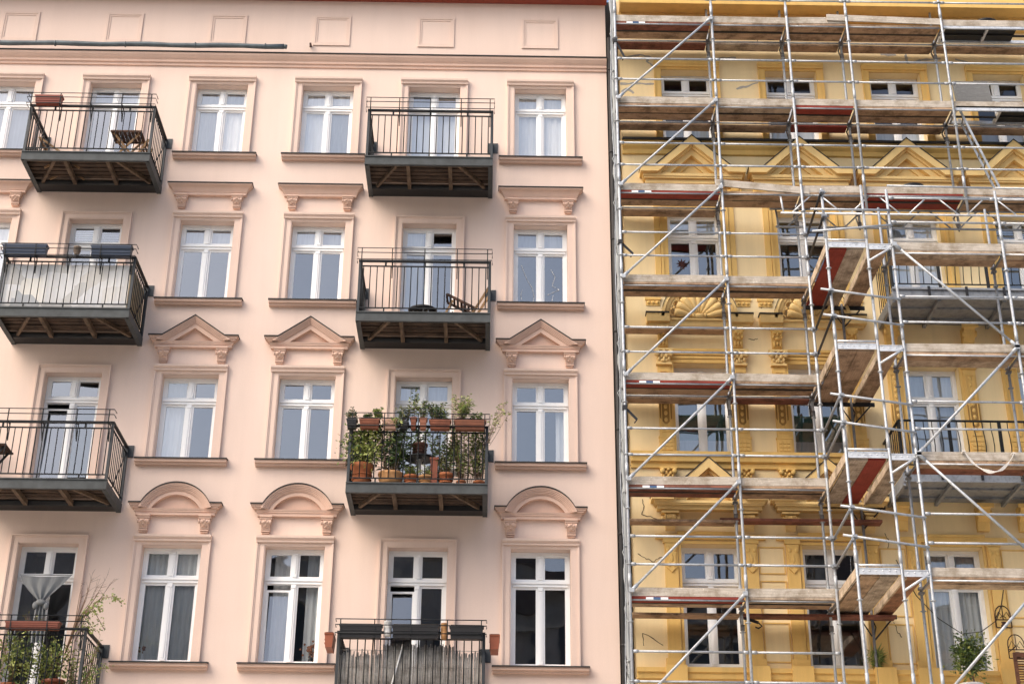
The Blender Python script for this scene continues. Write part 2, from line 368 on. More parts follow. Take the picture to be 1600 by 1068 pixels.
def console(mb, xc, zt, zb, w=.19, pr=.16):
    """scrolled bracket"""
    h = zt-zb
    mb.prism([(0, zt), (-pr, zt), (-pr, zt-h*.10), (-pr*.86, zt-h*.13), (-pr*.84, zt-h*.22), (-pr*.80, zt-h*.24), (0, zt-h*.26)], xc-w*.60, xc+w*.60, 'x')
    mb.prism([(0, zt-h*.24), (-pr*.72, zt-h*.24), (-pr*.88, zt-h*.33), (-pr*.86, zt-h*.46), (-pr*.62, zt-h*.58), (-pr*.45, zt-h*.68), (-pr*.40, zt-h*.78), (0, zt-h*.80)], xc-w*.42, xc+w*.42, 'x')
    for s in (-1, 1):
        mb.lathe([(.001, 0), (h*.13, 0), (h*.13, .02), (h*.05, .03), (.001, .03)], (xc+s*w*.42-(.03 if s < 0 else 0), -pr*.66, zt-h*.38), 0, 10, 'x')
        mb.blob((xc+s*w*.2, -pr*.80, zt-h*.40), w*.16, .03, h*.09); mb.blob((xc+s*w*.15, -pr*.52, zt-h*.62), w*.12, .025, h*.07)
    mb.blob((xc, -pr*.82, zt-h*.34), w*.15, .035, h*.08); mb.blob((xc, -pr*.62, zt-h*.54), w*.14, .03, h*.09)
    mb.box(xc-w*.42, xc+w*.42, -pr*.52, .0, zt-h*.90, zt-h*.83); mb.box(xc-w*.36, xc+w*.36, -pr*.38, .0, zt-h, zt-h*.93)
def loft(mb, xc, w0, prof):
    """moulding with mitred returns: profile of (projection, z) from the bottom up"""
    o = len(mb.v); k = len(prof)
    for p, z in prof: mb.v += [(xc-w0-p, .01, z), (xc-w0-p, -p, z), (xc+w0+p, -p, z), (xc+w0+p, .01, z)]
    for i in range(k-1):
        for j in range(3): mb.f.append([o+i*4+j, o+i*4+j+1, o+i*4+5+j, o+i*4+4+j]); mb.m.append(0); mb.sm.append(False)
    mb.f.append([o+3, o+2, o+1, o]); mb.m.append(0); mb.sm.append(False); q = o+4*(k-1); mb.f.append([q, q+1, q+2, q+3]); mb.m.append(0); mb.sm.append(False)
def cornice(mb, xc, hw, zt, h, pr, m=0):
    """horizontal moulded cornice: fillet, plain fascia, hollow curve, top lip"""
    z = zt-h; loft(mb, xc, hw-pr, [(pr*.30, z), (pr*.42, z), (pr*.42, z+h*.26), (pr*.48, z+h*.28), (pr*.48, z+h*.34), (pr*.52, z+h*.40), (pr*.58, z+h*.52), (pr*.68, z+h*.66), (pr*.82, z+h*.78), (pr*.95, z+h*.86), (pr, z+h*.87), (pr, z+h)])
def raking(mb, xc, hw, z0, zap, th, pr, y_end, m=0):
    """one pair of sloping bars meeting at the apex: outer slope from (xc-+hw, z0) to (xc, zap), thickness th down"""
    for s in (-1, 1):
        mb.prism([(xc+s*hw, z0), (xc, zap), (xc, zap-th), (xc+s*max(.01, hw*(1-th/(zap-z0))), z0)], -pr, y_end)
def flash_line(mb, pts, pr, th=.020):
    for (a, b_), (c, d) in zip(pts[:-1], pts[1:]):
        mb.prism([(a, b_), (c, d), (c, d+th), (a, b_+th)], -pr, .0)
def pediment(b, mat, xc, kind, hw, zc, zap, h, zbr, prim=.205, flash=True, brackets=True, bx=.565):
    """zc top of horizontal cornice, zap apex, h cornice depth, zbr foot of the brackets"""
    mb = MB(); fl = MB()
    if kind == 'flat':
        cornice(mb, xc, hw, zc, h, prim); flash_line(fl, [(xc-hw-.012, zc), (xc+hw+.012, zc)], prim+.02)
    else:
        # lower bed mouldings run through; the top member stays at the ends only
        z = zc-h; loft(mb, xc, hw-prim, [(prim*.30, z), (prim*.42, z), (prim*.42, z+h*.28), (prim*.5, z+h*.31), (prim*.5, z+h*.40), (prim*.55, z+h*.46), (prim*.60, z+h*.60)])
        ze = zc-h*.40; inner = hw*.70
        for s in (-1, 1):
            for a, c, p, k in ((.60, .76, .79, .94), (.76, .90, .91, .975), (.90, 1., .985, 1.)):
                mb.box(xc+s*inner, xc+s*hw*k, -prim*p, .01, zc-h+a*h, zc-h+c*h)
        if kind == 'tri':
            i = inner
            for k0, th, p in ((0., .03, 1.), (.03, .025, .92), (.055, .025, .83), (.08, .025, .74), (.105, .02, .66), (.125, .10, .56)):
                zo = zap-k0; sl = (zap-zc)/i; hw2 = (zo-ze)/sl
                z_in = zo-th; hw3 = (z_in-ze)/sl
                for s in (-1, 1): mb.prism([(xc+s*hw2, ze), (xc, zo), (xc, z_in), (xc+s*max(hw3, .02), ze)], -prim*p, .01)
            mb.prism([(xc-inner, ze), (xc+inner, ze), (xc, zap-.1)], -.02, .008)
            flash_line(fl, [(xc-hw-.012, zc), (xc-inner, zc), (xc, zap), (xc+inner, zc), (xc+hw+.012, zc)], prim+.02)
        elif kind == 'arch':
            c = hw*.745; rise = zap-zc; Rr = (c*c+rise*rise)/(2*rise); zcc = zap-Rr; n = 22
            def arc(rad, zlow):
                a = math.asin(max(-1, min(1, (zlow-zcc)/rad))); return [(xc+rad*math.cos(a+(math.pi-2*a)*i/n), zcc+rad*math.sin(a+(math.pi-2*a)*i/n)) for i in range(n+1)]
            rs = [(Rr, Rr-.03, 1.), (Rr-.03, Rr-.055, .92), (Rr-.055, Rr-.08, .83), (Rr-.08, Rr-.105, .74), (Rr-.105, Rr-.125, .66), (Rr-.125, Rr-.20, .56)]
            for ro_, ri, p in rs:
                A = arc(ro_, ze); B = arc(ri, ze)
                for i in range(n): mb.prism([A[i], A[i+1], B[i+1], B[i]], -prim*p, .01)
            T = arc(Rr-.1, ze); mb.prism(T, -.02, .008)
            A = arc(Rr, zc); flash_line(fl, [(xc+hw+.012, zc), A[0]]+A[1:-1]+[A[-1], (xc-hw-.012, zc)], prim+.02, .02)
    o = mb.build('pediment', mat, b)
    if flash: fl.build('flashing', LEAD, o)
    if brackets:
        for s in (-1, 1):
            cb = MB(); console(cb, xc+s*bx, zc-h, zbr); cb.build('bracket', mat, o)
    return o
def balcony(b, xc, zb, hw=1.27, d=1.45, steelm=STEEL, holder=True):
    mb = MB(); zt = zb+.165
    mb.box(xc-hw, xc+hw, -d, -d+.012, zb, zt); mb.box(xc-hw, xc+hw, -d-.02, -d+.07, zt, zt+.02); mb.box(xc-hw+.06, xc+hw-.06, -d+.0121, -d+.07, zb, zb+.014)
    for s in (-1, 1):
        xa, xb = xc+s*hw, xc+s*(hw-.012)
        mb.box(xa, xb, -d+.0121, 0, zb, zt); mb.box(xc+s*(hw-.0121), xc+s*(hw-.09), -d+.0701, 0, zb+.002, zb+.016)
    o = mb.build('balcony', steelm, b)
    bb = MB(); bb.box(xc-hw+.0125, xc+hw-.0125, -.34, -.005, zb+.02, zt-.052); bb.box(xc-hw+.02, xc+hw-.02, -d+.0705, -d+.10, zb+.03, zt-.055); bb.build('wall_beam', STEELD, o)
    dk = MB(); y = -d+.075
    while y < -.02:
        dk.box(xc-hw+.014, xc+hw-.014, y, min(y+.118, -.004), zt-.042+random.uniform(-.008, .006), zt-.018); y += .165
    dk.build('decking', DECKW, o); MB().box(xc-hw+.016, xc+hw-.016, -d+.075, -.46, zt-.012, zt-.005).build('dark_gap_sheet', STEELD, o)  # dark sheet added above the slats so their gaps read as shaded
    for x in (xc-.42, xc+.42): MB().box(x-.035, x+.035, -d+.105, -.345, zb+.015, zt-.051).build('joist', JOIST, o)
    for a, c in ((-.62, -1.08), (.58, 1.10)): MB().beam((xc+a, -d+.12, zb+.075), (xc+c, -.36, zb+.075), .055, .07).build('strut', JOIST, o)
    zr = zt+1.09
    hd = MB(); hd.box(xc-hw, xc+hw, -d-.005, -d+.055, zr-.035, zr)
    for s in (-1, 1): hd.box(xc+s*(hw-.055), xc+s*hw, -d+.0551, 0, zr-.035, zr)
    hd.build('handrail', RAIL, o)
    fr = MB(); z1, z2 = zr-.135, zt+.115
    fr.box(xc-hw+.05, xc+hw-.05, -d+.012, -d+.036, z1, z1+.022); fr.box(xc-hw+.05, xc+hw-.05, -d+.012, -d+.036, z2-.02, z2)
    n = 19
    for i in range(n):
        x = xc-hw+.10+(2*hw-.2)*i/(n-1); fr.tube((x, -d+.024, z2), (x, -d+.024, z1), .0105, 0, 6)
    for x in (xc-.75, xc+.0, xc+.75): fr.box(x-.018, x+.018, -d+.014, -d+.034, z1+.0221, zr-.0351); fr.box(x-.014, x+.014, -d+.014, -d+.034, zt+.02, z2-.0201)
    fr.build('railing', RAIL, o)
    for s in (-1, 1):
        sr = MB(); x = xc+s*(hw-.03)
        sr.box(x-.011, x+.011, -d+.06, -.03, z1, z1+.022); sr.box(x-.011, x+.011, -d+.06, -.03, z2-.02, z2)
        for i in range(9): y = -d+.16+(d-.3)*i/8; sr.tube((x, y, z2), (x, y, z1), .0105, 0, 6)
        sr.build('railing', RAIL, o)
        MB().box(x-.024, x+.024, -d+.012, -d+.052, zt+.02, zr-.0351).build('post', STEELM, o); MB().box(x-.03, x+.03, -.075, -.02, zt+.02, zr-.0351).build('post', STEELM, o)
        ap = MB(); ap.box(xc+s*hw-.11, xc+s*hw+.10, -.019, 0, zr-.20, zr+.03); ap.tube((x, -.035, zr-.09), (x, -.012, zr-.09), .03, 0, 8); ap.build('anchor_plate', STEELM, o)
        br = MB(); br.tube((x, -.03, zr-.10), (x, -d*.62, zt+.02), .012, 0, 6); br.build('brace', RAIL, o)
    if holder:
        hb = MB(); yh = -d-.20
        for zz, r in ((zr+.155, .009), (zr+.06, .009), (zr-.075, .009)): hb.path([(xc-hw-.02, -d, zz), (xc-hw-.02, yh, zz), (xc+hw+.02, yh, zz), (xc+hw+.02, -d, zz)], r, 0, 6)
        for x in (xc-hw+.07, xc-.62, xc, xc+.62, xc+hw-.07):
            hb.box(x-.009, x+.009, yh-.006, yh+.012, zr-.08, zr+.16); hb.box(x-.009, x+.009, yh+.0121, -d-.0051, zr-.085, zr-.070)
            hb.beam((x, yh, zr-.085), (x, -d+.0, zr-.36), .016, .016); hb.box(x-.009, x+.009, -d-.0035, -d+.011, zr-.38, zr-.0351)
        hb.build('box_holder', RAIL, o)
    return o

# ------------------------------------------------------------------ pink apartment house
DX = 2.2588; COLS = {'A': .912-5*DX, 'L': .912-4*DX, 'B': .912-3*DX, 'C': .912-2*DX, 'D': .912-DX, 'E': .912}
ROWS = {1: (18.25, 19.95, 19.49), 2: (14.98, 16.73, 16.23), 3: (11.73, 13.43, 12.94), 4: (8.02, 10.12, 9.53)}
BALZ = {1: 17.33, 2: 14.0, 3: 10.71, 4: 7.04}
PX0, PX1 = -16., 2.33
WW = 1.09
pink = thing('apartment_house', 'tall pink stucco apartment house with white windows and steel balconies', 'apartment house', (-5.4, 0, .14))
holes = []; doors = {}
for r, (z0, z1, zt) in ROWS.items():
    for c, x in COLS.items():
        a = z0
        if c in 'LD': a = BALZ[r]+.165
        holes.append((x-WW/2, x+WW/2, a, z1))
facade_wall(pink, PINK, PX0, PX1, .14, 22.6, holes)
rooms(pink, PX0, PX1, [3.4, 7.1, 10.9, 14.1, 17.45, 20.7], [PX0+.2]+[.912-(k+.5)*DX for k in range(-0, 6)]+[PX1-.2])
ev = MB(); ev.box(PX0, PX1+.03, -.30, -.0, 22.12, 22.23); ev.box(PX0, PX1+.03, -.46, -.3001, 22.20, 22.35); ev.box(PX0, PX1+.03, -.62, -.4601, 22.28, 22.5); ev.build('eave', EAVE, pink)
tc_ = MB(); tc_.prism([(0, 20.40), (-.035, 20.40), (-.04, 20.46), (-.07, 20.47), (-.075, 20.52), (-.11, 20.56), (-.15, 20.62), (-.155, 20.665), (0, 20.68)], PX0, PX1, 'x'); co = tc_.build('cornice', PHOOD, pink)
f_ = MB(); f_.prism([(0, 20.681), (-.175, 20.667), (-.175, 20.69), (0, 20.71)], PX0, PX1+.01, 'x'); f_.build('flashing', LEAD, co)
for k in range(6):
    x = .912-k*DX-.012; mb = MB(); zb, zt = 20.97, 21.72; h = .395
    for (a, c, p) in ((h, h-.045, .028), (h-.045, h-.085, .014)):
        da = h-a; dc = h-c
        mb.box(x-a, x-c, -p, .005, zb+da, zt-da); mb.box(x+c, x+a, -p, .005, zb+da, zt-da); mb.box(x-c, x+c, -p, .005, zt-dc, zt-da); mb.box(x-c, x+c, -p, .005, zb+da, zb+dc)
    mb.build('blind_panel', PTRIM, pink)
CUR = {(1, 'A'): 'fullblind', (1, 'L'): 'blind', (1, 'B'): 'sheer', (1, 'C'): 'sheer', (1, 'D'): 'fullblind', (1, 'E'): 'sheer', (2, 'A'): 'sheer', (2, 'L'): 'slats', (2, 'B'): 'blind', (2, 'C'): 'blind', (2, 'D'): 'half', (2, 'E'): 'blind',
       (3, 'A'): None, (3, 'L'): None, (3, 'B'): 'half', (3, 'C'): None, (3, 'D'): 'fullblind', (3, 'E'): 'right', (4, 'A'): None, (4, 'L'): None, (4, 'B'): 'drapes', (4, 'C'): 'gap', (4, 'D'): None, (4, 'E'): None}
for r, (z0, z1, zt) in ROWS.items():
    for c, x in COLS.items():
        if c == 'A' and r > 2: continue
        dr = c in 'LD'; a = BALZ[r]+.165 if dr else z0
        window(pink, x, WW-.004, a+(.02 if dr else .0), z1-.003, zt, .2, CUR[(r, c)], GLD if r == 4 else GLS, openleft=(r, c) in ((3, 'L'), (4, 'D'), (4, 'C')))
        surround(pink, PTRIM, x-WW/2, x+WW/2, a, z1, hood=not dr or r == 1)
        if not dr: sill(pink, PHOOD, x-.86, x+.86, z0)
        if dr or r == 1: continue
        if r == 2: pediment(pink, PHOOD, x, 'flat', .86, 17.50, 0, .215, 17.0)
        if r == 3: pediment(pink, PHOOD, x, 'tri', .87, 14.165, 14.58, .20, 13.66)
        if r == 4: pediment(pink, PHOOD, x, 'arch', .855, 10.855, 11.235, .195, 10.34)
for c in 'LD':
    for r in (1, 2, 3, 4): balcony(pink, COLS[c]+(-.002 if c == 'D' else -.03), BALZ[r])
hk = MB(); hk.box(-4.075, -4.035, -.12, -.0, 20.93, 20.97); hk.box(-4.07, -4.04, -.12, -.10, 20.86, 20.9299); hk.build('hook', IRON, pink)

# ------------------------------------------------------------------ yellow apartment house
yel = thing('apartment_house', 'ornate yellow stucco apartment house behind the scaffolding with gables and pilasters', 'apartment house', (8.3, 0, .14))
YX0, YX1 = 2.62, 15.6
YC = [4.05, 6.29, 8.53, 10.77, 13.01]; YW = 1.10
YR = {1: (18.80, 20.49, 20.02), 2: (15.34, 17.12, 16.60), 3: (12.0, 13.80, 13.17), 4: (8.07, 10.26, 9.60)}
holes = []; yspec = []
for r, (z0, z1, zt) in YR.items():
    for k, x in enumerate(YC):
        a = z0
        if k >= 2 and r in (2, 3, 4): a = {2: 14.78, 3: 11.22, 4: 7.4}[r]
        holes.append((x-YW/2, x+YW/2, a, z1)); yspec.append((r, k, x, a, z1, zt))
facade_wall(yel, YEL, YX0, YX1, .14, 22.6, holes, recess=.46)
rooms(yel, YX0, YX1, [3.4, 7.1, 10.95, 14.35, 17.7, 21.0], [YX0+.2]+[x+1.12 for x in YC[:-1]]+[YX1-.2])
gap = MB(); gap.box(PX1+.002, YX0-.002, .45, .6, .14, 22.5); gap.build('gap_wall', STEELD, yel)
mb = MB(); mb.box(YX0, YX1, -.10, 0, 21.55, 21.75); mb.box(YX0, YX1, -.22, -.1001, 21.68, 21.86); mb.box(YX0, YX1, -.62, -.2201, 21.80, 22.05); mb.build('eave', YTRIM, yel)
# lead covered string course under the top windows
mb = MB(); mb.prism([(0, 18.40), (-.06, 18.41), (-.08, 18.50), (-.16, 18.55), (-.18, 18.66), (0, 18.70)], YX0, YX1, 'x'); so_ = mb.build('string_course', YTRIM, yel)
mb = MB(); mb.prism([(0, 18.701), (-.26, 18.64), (-.26, 18.69), (0, 18.76)], YX0, YX1, 'x'); mb.build('flashing', LEAD, so_)
# sill cornices of the lower floors
for z in (11.985, 8.03):
    mb = MB(); mb.prism([(0, z-.30), (-.05, z-.30), (-.06, z-.22), (-.12, z-.19), (-.13, z-.10), (-.17, z-.085), (-.17, z-.01), (0, z)], YX0, YX1 if z < 10 else 7.35, 'x'); mb.build('sill_cornice', YTRIM, yel)
YCUR = {(1, 0): 'low', (1, 1): 'low', (1, 2): 'low', (1, 3): 'low', (2, 0): 'blind', (2, 1): 'low', (2, 2): 'sheer', (2, 3): 'slats', (3, 0): 'green', (3, 1): 'green', (3, 2): 'fullblind', (3, 3): 'sheer', (4, 0): None, (4, 1): None, (4, 2): 'drapes', (4, 3): None}
for r, k, x, a, z1, zt in yspec:

    window(yel, x, YW-.004, a+.003, z1-.003, zt, .26, YCUR.get((r, k)), GLB if r == 1 else GLD if r == 4 else GLW)
    x0, x1 = x-YW/2, x+YW/2
    if r == 1: surround(yel, YTRIM, x0, x1, a, z1, True, .15)
    elif r == 2:
        mb = MB(); ring(mb, x0, x1, a, z1, .10, .03); ring(mb, x0-.1, x1+.1, a, z1+.1, .05, .055)
        for s in (-1, 1): mb.box(x+s*(YW/2+.16), x+s*(YW/2+.27), -.035, .008, a, z1+.1)
        mb.build('window_surround', YTRIM, yel)
    elif r == 3:
        mb = MB(); ring(mb, x0, x1, a, z1, .07, .03)
        for i, (h, p) in enumerate(((.0, .05), (.07, .08), (.13, .12))): mb.box(x0-.09, x1+.09, -p, .0, z1+.08+h, z1+.08+h+(.06 if i < 2 else .05))
        mb.build('window_surround', YTRIM, yel)
    else:
        mb = MB(); ring(mb, x0, x1, a, z1, .05, .025); mb.box(x0-.06, x1+.06, -.05, 0, z1+.10, z1+.16); mb.box(x0-.06, x1+.06, -.09, 0, z1+.161, z1+.21); mb.build('window_surround', YTRIM, yel)
def gable(x, hw, zb, zc, zap, inner, pr=.34):
    mb = MB(); fl = MB(); h = zc-zb
    for a, c, p, k in ((0, .3, .5, .90), (.3, .42, .66, .93), (.42, .62, .72, .95)): mb.box(x-hw*k, x+hw*k, -pr*p, .01, zb+a*h, zb+c*h)
    for s in (-1, 1): mb.box(x+s*inner, x+s*hw, -pr*.985, .01, zb+.621*h, zc)
    ze = zb+.62*h; sl = (zap-zc)/inner
    for k0, th, p in ((0, .19, 1.), (.19, .05, .72), (.24, .15, .55), (.39, .13, .18)):
        zo = zap-k0; zi = zo-th
        if zi-ze < .06: break
        for s in (-1, 1): mb.prism([(x+s*(zo-ze)/sl, ze), (x, zo), (x, zi), (x+s*max((zi-ze)/sl, .02), ze)], -pr*p, .01)
    mb.prism([(x-inner*.8, ze), (x+inner*.8, ze), (x, zap-.35)], -.02, .008)
    flash_line(fl, [(x-hw-.01, zc), (x-inner, zc), (x, zap), (x+inner, zc), (x+hw+.01, zc)], pr+.015, .022)
    o = mb.build('gable', YPALE, yel); fl.build('flashing', LEAD, o); return o
def capital(mb, x, zt, zb, w=.26, pr=.12):
    h = zt-zb
    mb.box(x-w*.62, x+w*.62, -pr*1.15, .0, zt-h*.14, zt); mb.box(x-w*.42, x+w*.42, -pr*.7, .0, zb, zt-h*.141); mb.box(x-w*.5, x+w*.5, -pr*.85, 0, zb-h*.06, zb+h*.06)
    for s in (-1, 1):
        mb.lathe([(.001, 0), (h*.2, 0), (h*.2, pr*.5), (h*.10, pr*.6), (.001, pr*.6)], (x+s*w*.44, -pr*1.3, zt-h*.34), 0, 10, 'y')
        mb.blob((x+s*w*.16, -pr*.85, zt-h*.48), w*.13, pr*.35, h*.16); mb.blob((x+s*w*.32, -pr*.72, zt-h*.66), w*.11, pr*.3, h*.16); mb.blob((x+s*w*.14, -pr*.75, zt-h*.80), w*.10, pr*.25, h*.12)
    mb.blob((x, -pr*1.0, zt-h*.22), w*.12, pr*.3, h*.12); mb.blob((x, -pr*.85, zt-h*.72), w*.10, pr*.3, h*.2)
def volute_bracket(mb, x, zt, zb, w=.24, pr=.16):
    """fluted roll bracket with side curls"""
    h = zt-zb
    mb.box(x-w*.62, x+w*.62, -pr*1.1, 0, zt-h*.12, zt)
    for i in range(7): mb.lathe([(h*.26, 0), (h*.30, w*.05), (h*.26, w*.105)], (x-w*.40+i*w*.112, -pr*.72, zt-h*.44), 0, 10, 'x')
    mb.prism([(0, zt-h*.13), (-pr*.7, zt-h*.13), (-pr*.8, zt-h*.5), (-pr*.4, zt-h*.9), (-.02, zb), (0, zb)], x-w*.34, x+w*.34, 'x')
    for s in (-1, 1): mb.lathe([(.001, 0), (h*.17, 0), (h*.12, pr*.4), (.001, pr*.45)], (x+s*w*.55, -pr*.9, zt-h*.45), 0, 10, 'y')
def mask_bracket(mb, x, zt, zb, w=.26, pr=.15):
    h = zt-zb
    mb.prism([(0, zt), (-pr, zt), (-pr*.95, zt-h*.3), (-pr*.55, zt-h*.6), (-pr*.35, zt-h*.95), (0, zb)], x-w*.34, x+w*.34, 'x')
    for s in (-1, 1):
        mb.blob((x+s*w*.36, -pr*.85, zt-h*.12), w*.13, pr*.3, h*.14); mb.blob((x+s*w*.15, -pr*1.0, zt-h*.30), w*.12, pr*.2, h*.07); mb.blob((x+s*w*.28, -pr*.75, zt-h*.46), w*.11, pr*.25, h*.12); mb.blob((x+s*w*.2, -pr*.5, zt-h*.78), w*.10, pr*.2, h*.14)
    mb.blob((x, -pr*1.05, zt-h*.38), w*.09, pr*.25, h*.10); mb.blob((x, -pr*.8, zt-h*.58), w*.2, pr*.25, h*.07); mb.blob((x, -pr*.6, zt-h*.8), w*.08, pr*.25, h*.12)
for k, x in enumerate(YC[:4]):
    # third floor gable and its little brackets
    gable(x, 1.085, 17.66, 17.98, 18.70, .80)
    if k >= 1 or True:
        for s in (-1, 1):
            mb = MB(); volute_bracket(mb, x+s*.86, 17.655, 17.36, .2, .12); mb.build('bracket', YTRIM, yel)
    # shell pediment
    zc, zap = 14.79, 15.50
    mb = MB(); fl = MB(); rb = .76
    for s in (-1, 1):
        for a, c, p, q in ((14.54, 14.60, .10, 1.0), (14.60, 14.77, .20, 1.05)): mb.box(x+s*.60, x+s*q, -p, .01, a, c)
        fl.box(x+s*.60, x+s*1.065, -.215, .0, 14.771, 14.80)
    mb.box(x-.599, x+.599, -.09, .01, 14.54, 14.66); mb.box(x-.599, x+.599, -.12, .01, 14.661, 14.70)
    n = 24
    for ro_, ri, p in ((rb, rb-.06, .2), (rb-.06, rb-.12, .15), (rb-.12, rb-.17, .11)):
        for i in range(n):
            a0, a1 = math.pi*i/n, math.pi*(i+1)/n
            mb.prism([(x+ro_*math.cos(a0), 14.705+ro_*math.sin(a0)), (x+ro_*math.cos(a1), 14.705+ro_*math.sin(a1)), (x+ri*math.cos(a1), 14.705+ri*math.sin(a1)), (x+ri*math.cos(a0), 14.705+ri*math.sin(a0))], -p, .01)
    A = [(x+rb*math.cos(math.pi*i/n), 14.705+rb*math.sin(math.pi*i/n)) for i in range(2, n-1)]; flash_line(fl, A[::-1], .215, .018)
    if k > 1: mb = MB(); mb.box(x-.85, x+.85, -.06, .0, 14.06, 14.12); o = mb.build('architrave', YTRIM, yel)
    else: o = mb.build('pediment', YPALE, yel); fl.build('flashing', LEAD, o)
    sh = MB(); m = 9
    for i in range(m):
        a = math.pi*(.06+.88*i/(m-1)); dx, dz = math.cos(a), math.sin(a); c0 = (x+.08*dx, -.03, 14.74+.06*dz)
        pts = [(x+dx*t, -.03-.08*math.sin(t/.5*1.6), 14.74+dz*t) for t in (.08, .2, .32, .42, .5)]
        sh.path(pts, [.022, .045, .068, .082, .075], 0, 8)
        ex, ez = x+dx*.505, 14.74+dz*.505
        for j in range(10):      # scalloped rim of the shell lobe
            t0, t1 = a-1.5+3.0*j/10, a-1.5+3.0*(j+1)/10
            sh.tube((ex+.085*math.cos(t0), -.105, ez+.085*math.sin(t0)), (ex+.085*math.cos(t1), -.105, ez+.085*math.sin(t1)), .017, 0, 6)
        a2 = a+math.pi*.44/(m-1)
        if i < m-1: sh.blob((x+.60*math.cos(a2), -.07, 14.74+.60*math.sin(a2)), .03, .03, .03)
    sh.lathe([(.001, -.1), (.055, -.1), (.06, 0), (.055, .1), (.001, .1)], (x, -.09, 14.755), 0, 10, 'x')
    for s in (-1, 1): sh.lathe([(.001, -.02), (.045, -.02), (.045, .02), (.001, .02)], (x+s*.115, -.11, 14.76), 0, 10, 'x')
    if k < 2: sh.build('shell_relief', YPALE, o)
    for s in (-1, 1) if k < 2 else ():      # little dentil tablets either side of the arch
        mb = MB(); xx = x+s*.90; mb.box(xx-.16, xx+.16, -.04, 0, 15.12, 15.17); mb.box(xx-.14, xx+.14, -.02, 0, 15.0, 15.119)
        for j in (-1, 0, 1): mb.blob((xx+j*.085, -.03, 15.06), .034, .03, .034)
        mb.build('dentil_tablet', YTRIM, yel)
    for s in (-1, 1):
        px = x+s*.735
        # second floor pilaster: shaft, panel, pedestal square, capital, mask bracket over it
        mb = MB(); mb.box(px-.125, px+.125, -.05, .008, 12.30, 13.74); mb.box(px-.15, px+.15, -.07, .008, 12.27, 12.3)
        mb.box(px-.14, px+.14, -.06, .008, 12.0, 12.269)
        for (u0, u1, v0, v1) in ((-.09, -.07, 12.38, 13.62), (.07, .09, 12.38, 13.62), (-.069, .069, 13.60, 13.62), (-.069, .069, 12.38, 12.40)): mb.box(px+u0, px+u1, -.066, -.05, v0, v1)
        z = 12.5
        while z < 13.55: mb.blob((px, -.055, z), .035, .018, .045); z += .13
        for i in (-1, 0, 1):
            for j in (-1, 0, 1): mb.box(px+i*.075-.03, px+i*.075+.03, -.075, -.06, 12.13+j*.075-.03, 12.13+j*.075+.03)
        mb.build('pilaster', YTRIM, yel)
        mb = MB(); capital(mb, px, 14.05, 13.75, .30, .14); mb.build('capital', YPALE, yel)
        if k < 2: mb = MB(); mask_bracket(mb, px, 14.52, 14.10, .28, .17); mb.build('bracket', YTRIM, yel)
        # brackets under the sill cornice and the first floor pilaster order
        if k < 2:
            mb = MB(); capital(mb, px, 11.68, 11.44, .26, .12); mb.build('bracket', YTRIM, yel)
        if k < 2: mb = MB(); volute_bracket(mb, px, 10.83, 10.50, .26, .17); mb.build('bracket', YPALE, yel)
        mb = MB(); mb.box(px-.12, px+.12, -.055, .008, 8.20, 10.26); mb.box(px-.16, px+.16, -.085, .008, 8.03, 8.199); mb.box(px-.145, px+.145, -.09, .008, 10.261, 10.33)
        mb.prism([(px-.115, 10.25), (px+.115, 10.25), (px+.07, 10.0), (px+.10, 9.82), (px, 9.72), (px-.10, 9.82), (px-.07, 10.0)], -.085, -.0551)
        for s2 in (-1, 1): mb.blob((px+s2*.06, -.085, 10.14), .04, .02, .05); mb.blob((px+s2*.05, -.085, 9.86), .045, .02, .05)
        mb.blob((px, -.085, 9.98), .035, .02, .08)
        mb.box(px-.19, px+.19, -.225, -.171, 7.74, 8.05)
        mb.build('pilaster', YTRIM, yel)
    # first floor gable, cornice strip
    if k < 2: gable(x, 1.085, 10.86, 11.10, 11.80, .80)
    mb = MB(); mb.box(x-.60, x+.60, -.06, 0, 10.34, 10.40) if False else mb.box(x-1.02, x+1.02, -.075, 0, 10.335, 10.42); mb.build('architrave', YTRIM, yel)
    mb = MB()      # sunk wall panels between the pilasters
    for (c0, c1) in ((x+.90, x+1.34),):
        for (d, e) in ((8.15, 8.85), (8.98, 9.60), (9.72, 10.22)):
            mb.box(c0-.02, c0, -.02, .005, d, e); mb.box(c1, c1+.02, -.02, .005, d, e); mb.box(c0, c1, -.02, .005, e-.02, e); mb.box(c0, c1, -.02, .005, d, d+.02)
    mb.build('wall_panel', YTRIM, yel)
# scaffold plank shade painted as dark patches on the pilaster shafts
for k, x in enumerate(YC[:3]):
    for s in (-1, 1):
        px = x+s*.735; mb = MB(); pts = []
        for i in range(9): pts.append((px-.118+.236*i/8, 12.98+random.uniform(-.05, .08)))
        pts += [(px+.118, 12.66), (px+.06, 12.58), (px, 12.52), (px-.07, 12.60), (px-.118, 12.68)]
        mb.prism(pts, -.0535, -.0500, 'y'); mb.build('shade_patch', PSHADE, yel)
